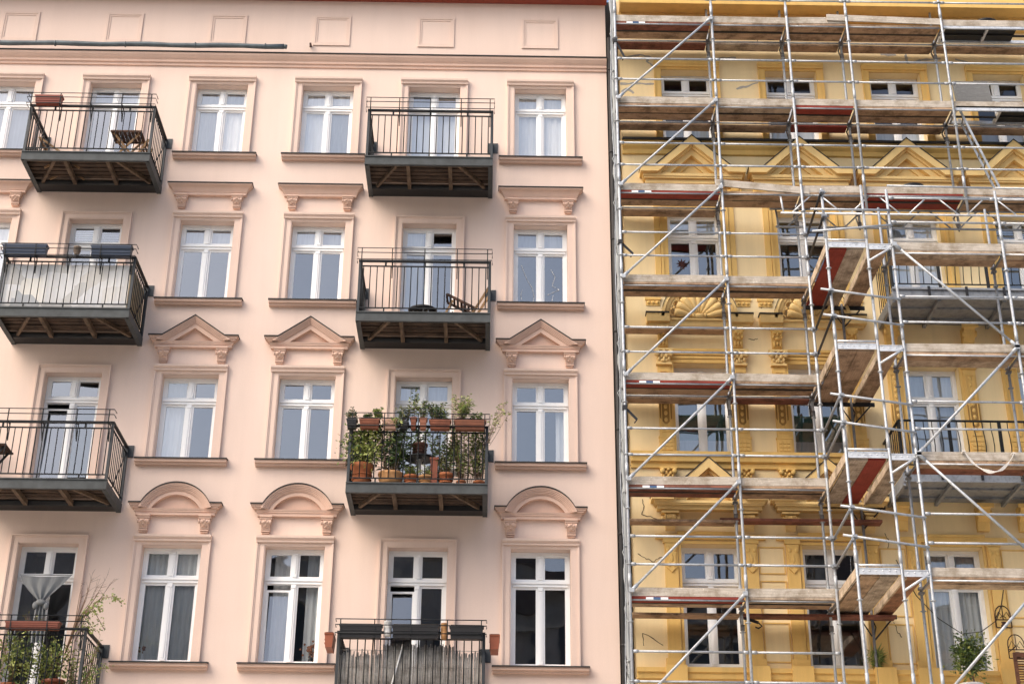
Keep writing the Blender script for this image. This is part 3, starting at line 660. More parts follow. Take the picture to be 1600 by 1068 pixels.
# mortar repairs and cracks
CR = [[(2.65, 20.75), (2.86, 20.82), (3.07, 20.85), (3.31, 20.79), (3.21, 20.69), (3.35, 20.57)], [(4.76, 20.8), (5.14, 20.81)], [(8.28, 20.96), (8.63, 20.95)], [(8.84, 21.02), (8.85, 20.81), (8.9, 20.66)], [(9.0, 20.76), (9.17, 20.83), (9.59, 20.87)], [(9.9, 20.86), (10.18, 20.78), (10.18, 20.65)], [(2.63, 20.12), (2.98, 20.13), (3.35, 20.13)], [(2.63, 19.93), (2.77, 20.01), (2.9, 19.89)], [(5.1, 20.04), (5.31, 20.09), (5.59, 20.2)], [(4.55, 20.7), (4.56, 20.85)]]
CK = [[(2.7, 10.07), (2.86, 9.98), (3.0, 9.92), (3.08, 10.0), (3.19, 10.03)], [(2.81, 11.09), (2.85, 10.96), (2.79, 10.8), (2.91, 10.77), (3.1, 10.71)], [(5.19, 15.41), (5.32, 15.16), (5.31, 14.97)], [(2.75, 8.65), (3.11, 8.43)], [(2.75, 8.65), (2.76, 8.42)], [(7.46, 12.58), (7.55, 12.49)], [(5.0, 14.33), (5.1, 14.31), (5.19, 14.33)], [(5.62, 21.3), (5.68, 21.05)], [(7.3, 10.5), (7.37, 10.35), (7.33, 10.2)], [(7.3, 8.9), (7.36, 8.7), (7.42, 8.62)]]
def ribbon(lines, wd, name, mat):
    for ln in lines:
        mb = MB()
        # subdivide and jitter so the filler looks trowelled
        pts = []
        for (a, b_), (c, d) in zip(ln[:-1], ln[1:]):
            for i in range(4): t = i/4; pts.append((a+(c-a)*t+random.uniform(-.012, .012), b_+(d-b_)*t+random.uniform(-.012, .012)))
        pts.append(ln[-1]); L, Rr = [], []
        for i, p in enumerate(pts):
            q0, q1 = pts[max(i-1, 0)], pts[min(i+1, len(pts)-1)]; t = Vector((q1[0]-q0[0], q1[1]-q0[1])).normalized(); nn = Vector((-t.y, t.x))
            k = wd*random.uniform(.5, 1.2); L.append((p[0]+nn.x*k, p[1]+nn.y*k)); Rr.append((p[0]-nn.x*k, p[1]-nn.y*k))
        for i in range(len(pts)-1): mb.prism([L[i], L[i+1], Rr[i+1], Rr[i]], -.004, .003)
        mb.build(name, mat, yel)
ribbon(CR, .026, 'mortar_patch', PATCH); ribbon(CK, .008, 'crack', CRACK)
# concrete and steel balconies of the yellow house
def ybalcony(x0, x1, zs, d=1.40):
    mb = MB(); mb.box(x0, x1, -d, -d+.05, zs+.06, zs+.24); mb.box(x0, x1, -d-.04, -d+.05, zs+.2401, zs+.28); mb.box(x0, x0+.05, -d+.0501, -.0, zs, zs+.2)
    n = 5
    for i in range(n): a = -d+.051+i*(d-.06)/n; mb.box(x0+.0501, x1-.05, a, a+(d-.06)/n-.02, zs+.10+(.03 if i % 2 else 0), zs+.22)
    for x in [x0+.9+1.25*i for i in range(4)]:
        if x < x1: mb.box(x-.03, x+.03, -d+.0505, -.01, zs+.03, zs+.0995)
    o = mb.build('balcony', GALVD, yel)
    x = x0+.7
    while x < x1: MB().box(x-.025, x+.025, -d-.055, -d-.0401, zs+.08, zs+.30).build('fascia_bracket', BLACKM, o); x += .72
    rl = MB(); y = -d+.06; zr = zs+.28
    rl.box(x0+.03, x1, y-.02, y+.02, zr+.93, zr+.96); rl.box(x0+.03, x1, y-.012, y+.012, zr+.10, zr+.12); rl.box(x0+.02, x0+.06, y+.0201, 0, zr+.93, zr+.96)
    rl.box(x0+.02, x0+.06, y-.0199, y+.0199, zr, zr+.9299)
    x = x0+.18; i = 0
    while x < x1:
        if i % 6 == 5: rl.box(x-.03, x+.03, y-.015, y+.015, zr, zr+.9299)
        else: rl.path([(x, y, zr+.12), (x+.0, y-.02, zr+.3), (x, y-.07, zr+.45), (x, y-.05, zr+.62), (x, y, zr+.78), (x, y, zr+.93)], .009, 0, 6)
        x += .155; i += 1
    x = -.15
    while x > -d+.15: rl.tube((x0+.04, x, zr), (x0+.04, x, zr+.93), .009, 0, 6); x -= .15
    rl.build('railing', RAIL, o)
    for x in (x0+.2, x0+1.72, x0+2.5):
        if x < x1-.1:
            cb = MB(); h = .44; zt = zs-.005
            cb.prism([(0, zt), (-.34, zt), (-.34, zt-.06), (-.30, zt-.09), (-.26, zt-.2), (-.14, zt-.28), (-.09, zt-h), (0, zt-h)], x-.11, x+.11, 'x'); cb.box(x-.17, x+.17, -.37, 0, zt-.0601, zt-.001) if False else cb.box(x-.16, x+.16, -.38, -.3401, zt-.07, zt)
            for s in (-1, 1): cb.lathe([(.001, 0), (.07, 0), (.06, .03), (.001, .035)], (x+s*.11-(.035 if s < 0 else 0), -.24, zt-.16), 0, 10, 'x')
            cb.build('bracket', YTRIM, o)
    return o
ybalcony(7.60, 15.2, 14.56); ybalcony(7.42, 15.2, 10.99)

# ------------------------------------------------------------------ house across the street: only its reflection shows
opp = thing('apartment_house', 'dark apartment house across the street mirrored in the lowest row of panes', 'apartment house', (0, -44, .14))
mb = MB(); mb.box(-40, 1.5, -56, -44, .14, 22.6); mb.box(1.5001, 40, -56, -44, .14, 20.4); mb.build('wall', OPPW, opp)
mb = MB()
for i in range(-14, 15):
    for r in range(5): mb.box(i*2.6-.55, i*2.6+.55, -43.99, -43.9, 1.6+r*3.7, 3.8+r*3.7)
mb.build('window', OPPG, opp)
mb = MB()
for i in range(-14, 15):
    for r in range(5): mb.box(i*2.6-.8, i*2.6+.8, -43.9, -43.7, 4.0+r*3.7, 4.3+r*3.7)
for z in (5.0, 12.4, 18.7): mb.box(-40, 40, -43.99, -43.6, z, z+.35)
mb.build('cornice', OPPT, opp)
mb = MB(); mb.prism([(-40, 22.6), (1.5, 22.6), (1.5, 23.0), (-40, 23.0)], -56, -43.5); mb.prism([(1.6, 20.41), (40, 20.41), (40, 20.8), (1.6, 20.8)], -56, -43.5)
for gx in (-8.2, 2.8, 14.0): mb.prism([(gx-2.4, 20.0), (gx+2.4, 20.0), (gx+2.0, 21.2), (gx+1.1, 22.0), (gx, 22.3), (gx-1.1, 22.0), (gx-2.0, 21.2)], -45.5, -43.4)
mb.build('roof', OPPR, opp)

# ------------------------------------------------------------------ facade scaffold (front plane y=-1.1, inner posts y=-.37)
XS = [2.45, 4.50, 6.09, 7.36, 9.37, 11.45]; FY, IY, TY, TI = -1.10, -.37, -2.80, -2.07
LV = {k: 9.0866+2*(7-k) for k in range(0, 12)}
TR = .0265
scf = thing('scaffold', 'galvanised scaffold of posts and plank decks close along the yellow facade', 'scaffold', (7, -.75, .14))
def standard(root, x, y, z0, z1, mat=GALV, collars=True, rail_z=()):
    mb = MB(); mb.tube((x, y, z0), (x, y, z1), TR)
    if collars:
        z = math.floor(z0)+.587
        while z < z1:
            if z > z0+.1: mb.lathe([(TR, -.006), (.052, -.006), (.052, .006), (TR, .006)], (x, y, z), 0, 10)
            z += 1.0 if y == FY else 2.0
        z = LV[11]+.22
        while z < z1-.1:
            if z > z0: mb.lathe([(TR+.0005, -.11), (TR+.006, -.11), (TR+.006, .11), (TR+.0005, .11)], (x, y, z), 0, 8)
            z += 2.0
    return mb.build('standard', mat, root)
def rail(root, p, q, mat=GALV, name='guard_rail', ends=True, r=.0205):
    mb = MB(); p, q = Vector(p), Vector(q); t = (q-p).normalized()
    a, c = p+t*.03, q-t*.03
    mb.tube(a, c, r)
    if ends:
        for e, s in ((a, 1), (c, -1)): mb.tube(e, e+t*s*.085, r*1.5, 0, 8)
    return mb.build(name, mat, root)
def board(root, x0, x1, y0, y1, z, mat, name='deck_board', th=.045):
    dz = random.uniform(-.012, .010); mb = MB()
    vs = []
    for x in (x0, x1):
        e = random.uniform(-.004, .004)
        vs += [(x, y0, z-th+dz+e), (x, y1, z-th+dz+e), (x, y1, z+dz+e), (x, y0, z+dz+e)]
    mb.add(vs, [(0,3,2,1),(4,5,6,7),(0,1,5,4),(1,2,6,5),(2,3,7,6),(3,0,4,7)])
    return mb.build(name, mat, root)
def toe(root, x0, x1, y, z, mat=TOE, tilt=0., th=.03, h=.15):
    mb = MB(); z0, z1 = z-.05, z-.05+tilt
    mb.add([(x0,y-th/2,z0),(x1,y-th/2,z1),(x1,y+th/2,z1),(x0,y+th/2,z0),(x0,y-th/2,z0+h),(x1,y-th/2,z1+h),(x1,y+th/2,z1+h),(x0,y+th/2,z0+h)],
        [(0,3,2,1),(4,5,6,7),(0,1,5,4),(1,2,6,5),(2,3,7,6),(3,0,4,7)])
    return mb.build('toe_board', mat, root)
def bracket_frame(root, x, z, y0, y1, wall=True, mat=None):
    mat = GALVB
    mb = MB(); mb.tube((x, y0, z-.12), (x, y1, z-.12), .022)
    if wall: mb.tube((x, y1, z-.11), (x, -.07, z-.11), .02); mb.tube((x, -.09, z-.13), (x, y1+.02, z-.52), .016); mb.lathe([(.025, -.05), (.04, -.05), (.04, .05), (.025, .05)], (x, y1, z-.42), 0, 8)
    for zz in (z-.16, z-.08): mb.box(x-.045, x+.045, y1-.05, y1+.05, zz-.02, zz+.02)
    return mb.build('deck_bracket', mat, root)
for i, x in enumerate(XS[:5]):
    zlo = .14 if i < 3 else 16.62
    standard(scf, x, FY, zlo, 23.6); standard(scf, x, IY, zlo, 23.6, GALV if i else GALVD)
B = PW
def three(c0, c1, c2): return [(-1.06, -.758, c0), (-.732, -.43, c1), (-.33, -.07, c2)]
DK = {(1, 0): three(4, 1, 4), (1, 1): three(1, 1, 0), (1, 2): three(1, 1, 1), (1, 3): three(1, 1, 1), (1, 4): [(-.33, -.07, 1)],
      (2, 0): three(1, 1, 1), (2, 1): three(0, 1, 1), (2, 2): three(3, 1, 3), (2, 3): three(1, 1, 1), (2, 4): [(-.33, -.07, 1)],
      (3, 0): three(3, 1, 1), (3, 1): three(1, 1, 0)[:2], (3, 2): three(1, 1, 0)[:2], (3, 3): three(3, 3, 3)[:2], (3, 4): three(1, 1, 1)[:2],
      (4, 0): three(1, 1, 0)[:2], (4, 1): three(1, 1, 0)[:2], (5, 0): three(3, 1, 1), (5, 1): three(1, 1, 4), (6, 0): three(4, 4, 0)[:2], (6, 1): three(1, 1, 0)[:2],
      (7, 0): three(3, 2, 0)[:2], (7, 1): three(0, 1, 0)[:2], (8, 0): three(1, 1, 0)[:2], (8, 1): three(1, 1, 0)[:2]}
for (l, bay), bs in DK.items():
    x0, x1 = XS[bay]+.04, XS[bay+1]-.04; z = LV[l]
    MB().box(x0, x1, -.775, -.715, z-.098, z-.075).build('dark_seam_strip', STEELD, scf)  # added dark strip closing the board gap, stands in for the shaded seam
    for y0, y1, c in bs: board(scf, x0, x1, y0, y1, z-.045 if y0 < -.4 else z-.10, B[c])
    if any(bb[0] > -.4 for bb in bs): rail(scf, (XS[bay], IY, z-.10), (XS[bay+1], IY, z-.10), GALV, 'ledger', False)
    rail(scf, (XS[bay], FY+.045, z-.115), (XS[bay+1], FY+.045, z-.115), GALVD, 'ledger', False, .016)
    if bay == 4 and l < 3: continue
    if (l, bay) == (3, 1): toe(scf, x0-.15, x1+.2, FY+.035, z+.11, TOE, -.16)
    elif (l, bay) == (1, 3): toe(scf, x0-.45, x1+.02, FY+.012, z+.07, TOE, -.07)
    else: toe(scf, x0-.02, x1+.02, FY+.05, z+random.uniform(-.005, .01), TOE, random.uniform(-.015, .015))
    for k in (.5, 1.0):
        if l > 0: rail(scf, (XS[bay], FY, z+k), (XS[bay+1], FY, z+k))
for l, bays in {1: (0, 1, 2, 3, 4), 2: (0, 1, 2, 3, 4), 3: (0, 1, 2, 3, 4), 4: (0, 1, 2), 5: (0, 1, 2), 6: (0, 1, 2), 7: (0, 1, 2), 8: (0, 1)}.items():
    for i in bays: bracket_frame(scf, XS[i], LV[l], FY, IY, True, GALVD if i else GALV)
# loose lower planks on the console brackets
board(scf, XS[0]+.02, XS[1]+.02, -.40, -.12, 14.38, B[1]); board(scf, XS[0]+.02, XS[1]-.02, -.45, -.18, 10.58, B[1]); board(scf, XS[1]-.30, XS[2]+1.1, -.42, -.15, 10.63, B[4])
board(scf, XS[0]+.02, XS[1]-.05, -.45, -.18, 8.90, B[1]); board(scf, XS[1]+.03, XS[3]-.1, -.42, -.15, 8.91, B[4])
for l in range(1, 9):      # long diagonals of the first bay
    a = Vector((XS[0]+.03, FY-.05, LV[l]-2+.03)); c = Vector((XS[1]-.03, FY-.05, LV[l]-.01)); mb = MB(); mb.tube(a, c, .0235)
    t = (c-a).normalized()
    for e, s in ((a, 1), (c, -1)):
        mb.tube(e-t*s*.05, e+t*s*.14, .034); mb.box(e.x-.04, e.x+.04, e.y-.035, e.y+.06, e.z-.035, e.z+.035)
    mb.build('diagonal_brace', GALV, scf)
for l in (1, 3, 5, 6, 7):      # white and blue marks on the red boards
    z = LV[l]-.088; x = 2.70+(.03 if l > 3 else 0)
    mb = MB(); mb.box(x, x+.13, FY+.024, FY+.039, z-.02, z+.02, 0); mb.box(x+.1301, x+.26, FY+.024, FY+.039, z-.02, z+.02, 1); mb.box(x+.2601, x+.39, FY+.024, FY+.039, z-.02, z+.02, 0); mb.build('board_mark', [LABW, LABB], scf)
for z, dx, dz in ((20.5, .19, -.36), (15.86, .24, -.22), (12.47, .22, -.2), (8.9, 0, 0)):
    mb = MB(); x = XS[0]
    if dx:
        mb.beam((x+.03, FY+.05, z), (x+dx, FY+.05, z+dz), .03, .04); mb.tube((x+dx, FY+.05, z+dz), (x+dx-.05, FY+.05, z+dz-.07), .012); mb.box(x-.05, x+.04, FY-.04, FY+.06, z-.03, z+.05)
    else:
        mb.beam((XS[1]+.05, -.3, 8.86), (XS[1]+.30, -.3, 8.78), .03, .05); mb.path([(XS[1]+.30, -.3, 8.78), (XS[1]+.36, -.3, 8.72), (XS[1]+.30, -.3, 8.68), (XS[1]+.24, -.3, 8.70)], .014)
    mb.build('wedge_clamp', BLACKM, scf)
# last bay: metal hatch decks
for l in (1, 2):
    z = LV[l]; x0, x1 = XS[4]+.05, XS[5]-.05; mb = MB()
    mb.box(x0, x1, -1.06, -1.0, z-.10, z-.03); mb.box(x0, x1, -.49, -.43, z-.10, z-.03)
    for x in (x0, x0+.92, x1-.05): mb.box(x, x+.05, -.9999, -.4901, z-.099, z-.031)
    if l == 2: mb.box(x0+.02, x1, -1.065, -1.0601, z-.12, z-.01)
    o = mb.build('hatch_deck', ALU, scf)
    mb = MB(); mb.box((x0+.05) if l == 1 else x0+.97, x0+.92 if l == 1 else x1-.05, -.9999, -.4901, z-.055, z-.04)
    if l == 1: mb.box(x0+.97, x1-.4, -.9999, -.4901, z-.055, z-.04)
    mb.build('hatch_board', STEELD, o)
    toe(scf, x0, x1, FY+.05, z, TOE)
    for k in (.5, 1.): rail(scf, (XS[4], FY, z+k), (XS[5], FY, z+k))
for k in (.5, 1.): rail(scf, (XS[4], FY, LV[3]+k), (XS[5], FY, LV[3]+k)) if False else None
rail(scf, (XS[0], FY, LV[1]+.5), (XS[1], FY, LV[1]+.5)) if False else None
# lattice girders that carry the scaffold over the balconies
for y, zt, mt in ((FY+.07, 16.985, ALU), (IY-.03, 16.985, GALVD)):
    mb = MB(); x0, x1 = 5.55, 13.6; zb = zt-.40
    mb.tube((x0, y, zt), (x1, y, zt), .024); mb.tube((x0+.1, y, zb), (x1, y, zb), .024)
    mb.tube((x0+.16, y, zb), (x0+.12, y, zt), .02)
    x = x0+.32
    while x < x1-.6:
        mb.tube((x, y, zb), (x+.42, y, zt), .0155); mb.tube((x+.60, y, zt), (x+1.02, y, zb), .0155); x += 1.16
    mb.build('lattice_girder', mt, scf)

# ------------------------------------------------------------------ stair tower scaffold standing further out, y=-2.8
TX = [6.12, 7.34, 9.39, 11.46]
PX2 = 6.87
tow = thing('scaffold', 'stepped out scaffold tower with cross plank landings in front of the balconies', 'scaffold', (8.8, -2.4, .14))
for i, x in enumerate(TX):
    standard(tow, x, TY, .14, 16.22, GALV)
    if i: standard(tow, x, TI, .14, 16.2, GALVD)
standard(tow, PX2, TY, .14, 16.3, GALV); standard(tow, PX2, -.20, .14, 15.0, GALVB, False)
for l in (4, 5, 6, 7):
    z = LV[l]-.04
    for bay in (1, 2):
        x0, x1 = TX[bay]+.04, TX[bay+1]-.04
        board(tow, x0, x1, TY+.04, TY+.35, z-.045, B[(2, 1, 1, 1)[l-4]]); board(tow, x0, x1, TY+.36, TY+.67, z-.045, B[(1, 2, 4, 2)[l-4]])
        toe(tow, x0-.02, x1+.02, TY+.05, z, TOE, random.uniform(-.012, .012)); rail(tow, (TX[bay], TY+.045, z-.115), (TX[bay+1], TY+.045, z-.115), ALU, 'ledger', False, .016)
        for k in (.5, 1.):
            if l < 8: rail(tow, (TX[bay], TY, z+k), (TX[bay+1], TY, z+k))
    for i in (1, 2, 3): bracket_frame(tow, TX[i], z, TY, TI, False)
    # landing between the tower post and the facade scaffold: planks across
    xa, xb = TX[0]+.03, TX[1]-.03
    for (u, v, dz) in ((xa, PX2-.03, 0.), (PX2+.03, xb, -.03)):
        mb = MB(); mb.box(u, v, TY-.02, TY+.02, z-.03+dz, z+.07+dz); mb.box(u, v, TY-.028, TY-.0201, z-.045+dz, z-.03+dz); mb.box(u, v, TY-.028, TY-.0201, z+.055+dz, z+.07+dz)
        if dz == 0: mb.tube((u, TY-.005, z+.115), (v, TY-.005, z+.115), .02)
        xx = u+.07
        while xx < v: mb.lathe([(.001, -.004), (.014, -.004), (.014, .002), (.001, .002)], (xx, TY-.0215, z+.02+dz), 0, 8, 'y'); xx += .11
        mb.build('transom', ALU, tow)
    mb = MB(); mb.box(xa-.02, xb+.02, -.17, -.12, z-.14, z-.07); mb.build('transom', STEELD, tow)
    cc = {4: (3, 0, 1), 5: (1, 1, 1), 6: (0, 3, 0), 7: (1, 0, 4)}[l]
    for (u0, u1), c in zip(((.03, .345), (.355, .66), (.80, 1.10)), cc): MB().box(xa+u0, xa+u1, TY+.03, -.125, z-.07+random.uniform(0, .006), z-.03).build('cross_board', PWY[c], tow)
    MB().box(xa+.765, xa+.798, TY+.03, -.20, z-.10, z+.03).build('edge_batten', PWY[2], tow)
    MB().box(xa-.03, xa+.0, TY+.03, -.3, z-.06, z+.10).build('toe_board', PWY[2], tow)
    # guard tubes fixed with clamps: front pair slightly out of level, side pair back to the facade scaffold
    for k, e in ((.5, .0), (1.0, .0)):
        zz = z+k
        if l > 4:
            rail(tow, (TX[0]-.22, TY-.05, zz+.11), (TX[1]+.06, TY-.05, zz-.09), GALV, 'guard_rail', False, .0225)
        else: rail(tow, (TX[0]-.28, TY-.05, zz-.30+(.02 if k > .6 else .06)), (TX[1]+.06, TY-.05, zz-.28+(.0 if k > .6 else .2)), GALV, 'guard_rail', False, .0225)
        rail(tow, (TX[0]-.04, TY-.12, zz+.03), (XS[2]+.04, FY+.1, zz+.03), BLACKM if l < 6 else GALVD, 'guard_rail', False, .0235)
        for xx, yy, z3 in ((TX[0], TY, zz+.08), (XS[2]+.0, FY, zz+.03)):
            mb = MB(); mb.box(xx-.05, xx+.05, yy-.065, yy-.0, z3-.035, z3+.035); mb.box(xx-.036, xx+.03, yy-.10, yy-.0651, z3-.02, z3+.02); mb.tube((xx+.05, yy-.04, z3), (xx+.085, yy-.04, z3), .012, 0, 6); mb.build('coupler', GALVD, tow)
    mb = MB(); mb.tube((TX[1]-.01, TY-.01, z-.02), (PX2+.01, TY-.01, z-.30), .0215); mb.build('console_brace', ALU, tow)
    mb = MB(); mb.tube((PX2-.03, -.2, z-.46), (PX2-.22, -.17, z-.12), .012); mb.tube((PX2+.02, -.2, z-.52), (PX2+.40, -.17, z-.11), .015); mb.path([(PX2, -.2, z-.5), (PX2+.05, -.22, z-.3), (PX2, -.17, z-.12)], .012); mb.build('deck_bracket', BLACKM, tow)
rail(tow, (TX[1], TY, LV[3]-.78), (TX[2], TY, LV[3]-.80), GALV, 'guard_rail', False); rail(tow, (TX[2], TY, LV[3]-.8), (TX[3], TY, LV[3]-.8), GALV, 'guard_rail', False)
for l, a, c in ((4, 1, 2), (5, 2, 1), (6, 1, 2), (7, 2, 1)):
    p = Vector((TX[a]+(.03 if a < c else -.03), TY-.05, LV[l]-.02)); q = Vector((TX[c]+(-.03 if a < c else .03), TY-.05, LV[l]-2.0)); t = (q-p).normalized()
    mb = MB(); mb.tube(p, q, .0245)
    for e, s in ((p, 1), (q, -1)): mb.tube(e-t*s*.05, e+t*s*.14, .034); mb.box(e.x-.04, e.x+.04, e.y-.035, e.y+.06, e.z-.035, e.z+.035)
    mb.build('diagonal_brace', GALV, tow)

# ------------------------------------------------------------------ loose things
G_BOX, G_POT = 'planter boxes hung on the balcony rails', 'flower pots on the planted balcony'
def trough(mb, x0, x1, y, zb, h=.17, wt=.19, m=0, axis='x'):
    """tapered window box with a rim and ribs"""
    wb = wt*.72; e = .02
    def P(u, v, z): return (u, y+v, z) if axis == 'x' else (y+v, u, z)
    for (a, c, wl, wh, z0, z1) in ((x0+e, x1-e, wb, wt*.94, zb, zb+h-.03), (x0, x1, wt, wt, zb+h-.03, zb+h)):
        mb.add([P(a+e*.5, -wl/2, z0), P(c-e*.5, -wl/2, z0), P(c-e*.5, wl/2, z0), P(a+e*.5, wl/2, z0), P(a, -wh/2, z1), P(c, -wh/2, z1), P(c, wh/2, z1), P(a, wh/2, z1)],
            [(0,3,2,1),(4,5,6,7),(0,1,5,4),(1,2,6,5),(2,3,7,6),(3,0,4,7)], m)
    for zz in (zb+h*.3, zb+h*.55):
        mb.add([P(x0+.03, -wt*.47, zz-.006), P(x1-.03, -wt*.47, zz-.006), P(x1-.03, -wt*.38, zz-.006), P(x0+.03, -wt*.38, zz-.006), P(x0+.03, -wt*.47, zz+.006), P(x1-.03, -wt*.47, zz+.006), P(x1-.03, -wt*.38, zz+.006), P(x0+.03, -wt*.38, zz+.006)],
            [(0,3,2,1),(4,5,6,7),(0,1,5,4),(1,2,6,5),(2,3,7,6),(3,0,4,7)], m)
def planter(x0, x1, y, zb, mat, label, plants=None, h=.17, wt=.19, axis='x', soil=True, group=G_BOX):
    cx = (x0+x1)/2; t = thing('planter_box', label, 'planter box', (cx, y, zb) if axis == 'x' else (y, cx, zb), group)
    mb = MB(); trough(mb, x0, x1, y, zb, h, wt, 0, axis); mb.build('box', mat, t)
    if soil:
        mb = MB()
        if axis == 'x': mb.box(x0+.03, x1-.03, y-wt*.4, y+wt*.4, zb+h-.01, zb+h+.012)
        else: mb.box(y-wt*.4, y+wt*.4, x0+.03, x1-.03, zb+h-.01, zb+h+.012)
        mb.build('soil', SOIL, t)
    for spec in plants or []: spray(t, zb+h, **spec)
    return t
def spray(t, z0, x, y, n=6, h=.3, r=.12, leaves=10, ls=.06, mats=(0, 2), lean=(0, 0), wid=.42, name='foliage', droop=0., stem=.004, spread=.9, bare=.15, bark=TWIG):
    """stems that rise from (x, y, z0) and carry single leaves along their upper part"""
    fo = MB(); st = MB(); ms = [LEAF[i] for i in mats]
    for i in range(n):
        a = random.uniform(0, 6.283); rr = r*math.sqrt(random.random()); hh = h*random.uniform(.6, 1.08)
        p0 = Vector((x+rr*.35*math.cos(a), y+rr*.35*math.sin(a), z0)); p3 = Vector((x+rr*math.cos(a)+lean[0]*hh, y+rr*math.sin(a)*.8+lean[1]*hh, z0+hh))
        pts = []
        for k in range(6):
            u = k/5; p = p0.lerp(p3, u); p.z -= droop*u*u*hh; p += Vector((math.sin(u*5+i), math.cos(u*4+i*2), 0))*.02*u; pts.append(p)
        st.path(pts, [stem*(1-.7*k/5) for k in range(6)], 0, 5, cap=False)
        for k in range(leaves):
            u = bare+(1-bare)*random.random()**.8; f = u*5; j = min(4, int(f)); p = pts[j].lerp(pts[j+1], f-j)
            b = random.uniform(0, 6.283); d = Vector((math.cos(b)*spread, math.sin(b)*spread, random.uniform(-.5, .7)))
            fo.leaf(p, d, ls*random.uniform(.8, 1.55), random.randrange(len(ms)), wid)
    fo.build(name, ms, t, recalc=False); st.build('stem', bark, t)
def bush(t, c, rx, ry, rz, n, ls, mats=(0, 2), clumps=14, name='foliage', wid=.5):
    fo = MB(); ms = [LEAF[i] for i in mats]; cl = []
    for i in range(clumps):
        v = Vector((random.gauss(0, 1), random.gauss(0, 1), random.gauss(0, 1))).normalized()*random.uniform(.35, 1)
        cl.append((Vector((c[0]+v.x*rx, c[1]+v.y*ry, c[2]+v.z*rz)), random.randrange(len(ms))))
    for i in range(n):
        q, m = random.choice(cl); s = min(rx, rz)*.33
        p = q+Vector((random.gauss(0, s), random.gauss(0, s), random.gauss(0, s)))
        d = (p-Vector(c))*.6/max(rx, rz)+Vector((random.uniform(-1, 1), random.uniform(-1, 1), random.uniform(-.6, .8)))
        fo.leaf(p, d, ls*random.uniform(.8, 1.5), m if random.random() < .75 else random.randrange(len(ms)), wid)
    fo.build(name, ms, t, recalc=False)
def pot(x, y, z, r, h, mat, label, shape='pot', group=G_POT, cat='flower pot'):
    t = thing('potted_plant', label, cat, (x, y, z), group); mb = MB()
    if shape == 'pot': pr = [(r*.66, 0), (r*.70, h*.05), (r*.9, h*.78), (r*1.0, h*.80), (r*1.02, h*.97), (r*.98, h), (r*.88, h*.985), (r*.84, h*.9)]
    elif shape == 'bowl': pr = [(r*.6, 0), (r*.75, h*.12), (r*.97, h*.55), (r*.96, h*.75), (r*1.03, h*.82), (r*1.03, h*.97), (r*.97, h), (r*.88, h*.95), (r*.85, h*.85)]
    else: pr = [(r*.9, 0), (r, h*.3), (r, h*.95), (r*1.04, h*.96), (r*1.02, h), (r*.9, h*.97)]
    mb.lathe(pr, (x, y, z), 0, 20)
    if shape != 'box':
        for q in (.3, .5): mb.lathe([(r*(.75+.22*q)+.004, 0), (r*(.75+.22*q)+.012, .01), (r*(.75+.22*q)+.004, .02)], (x, y, z+h*q), 0, 20)
    mb.build('pot', mat, t); mb = MB(); mb.lathe([(r*.8, 0), (r*.78, .012)], (x, y, z+h*.9), 0, 16); mb.build('soil', SOIL, t)
    return t
def p2x(px): return -2.56+(px-550)*.01163

# planted balcony, second from the bottom in the column right of centre
zf = BALZ[3]+.17; zr = zf+1.085
t = pot(-2.36, -1.18, zf, .21, .42, TERRA, 'big ribbed terracotta pot with a round leafy shrub, leftmost on the planted balcony'); bush(t, (-2.36, -1.18, zf+.76), .34, .24, .42, 1700, .065, (0, 1, 1, 2), 22); mb = MB()
for i in range(6): mb.path([(-2.36, -1.18, zf+.38), (-2.36+random.uniform(-.08, .08), -1.18+random.uniform(-.05, .05), zf+.6), (-2.36+random.uniform(-.25, .25), -1.18+random.uniform(-.15, .15), zf+.95)], .008, 0, 5)
mb.build('stem', TWIG, t)
t = pot(-1.84, -1.18, zf, .225, .27, TERRAL, 'wide ochre bowl pot with an oleander bush of long dark leaves', 'bowl'); spray(t, zf+.24, x=-1.84, y=-1.18, n=24, h=.98, r=.38, leaves=34, ls=.12, mats=(2, 0, 2), wid=.22, stem=.007)
t = pot(-1.47, -1.2, zf, .135, .22, TERRA, 'small terracotta pot with grassy tufts left of the table leg'); spray(t, zf+.2, x=-1.47, y=-1.2, n=12, h=.2, r=.12, leaves=10, ls=.09, mats=(1, 0), wid=.18)
t = pot(-1.20, -1.2, zf, .14, .21, TERRAL, 'small pale terracotta pot with grassy tufts right of the table leg'); spray(t, zf+.19, x=-1.20, y=-1.2, n=12, h=.18, r=.12, leaves=10, ls=.09, mats=(1, 3), wid=.18)
t = pot(-.84, -1.2, zf, .145, .26, TERRA, 'banded terracotta pot with a leafy stem beside the tall orange planter'); spray(t, zf+.22, x=-.84, y=-1.2, n=16, h=.85, r=.26, leaves=30, ls=.07, mats=(0, 2, 3))
t = pot(-.56, -1.2, zf, .09, .13, TERRA, 'tiny terracotta pot with thin climbing stems right of the banded pot'); spray(t, zf+.12, x=-.5, y=-1.15, n=26, h=1.05, r=.36, leaves=38, ls=.06, mats=(1, 3, 0), stem=.006)
t = pot(-.24, -1.12, zf, .11, .15, TERRA, 'terracotta pot half hidden by stems in the right corner of the planted balcony'); spray(t, zf+.12, x=-.24, y=-1.12, n=20, h=1.0, r=.22, leaves=30, ls=.06, mats=(0, 3, 2), stem=.006)
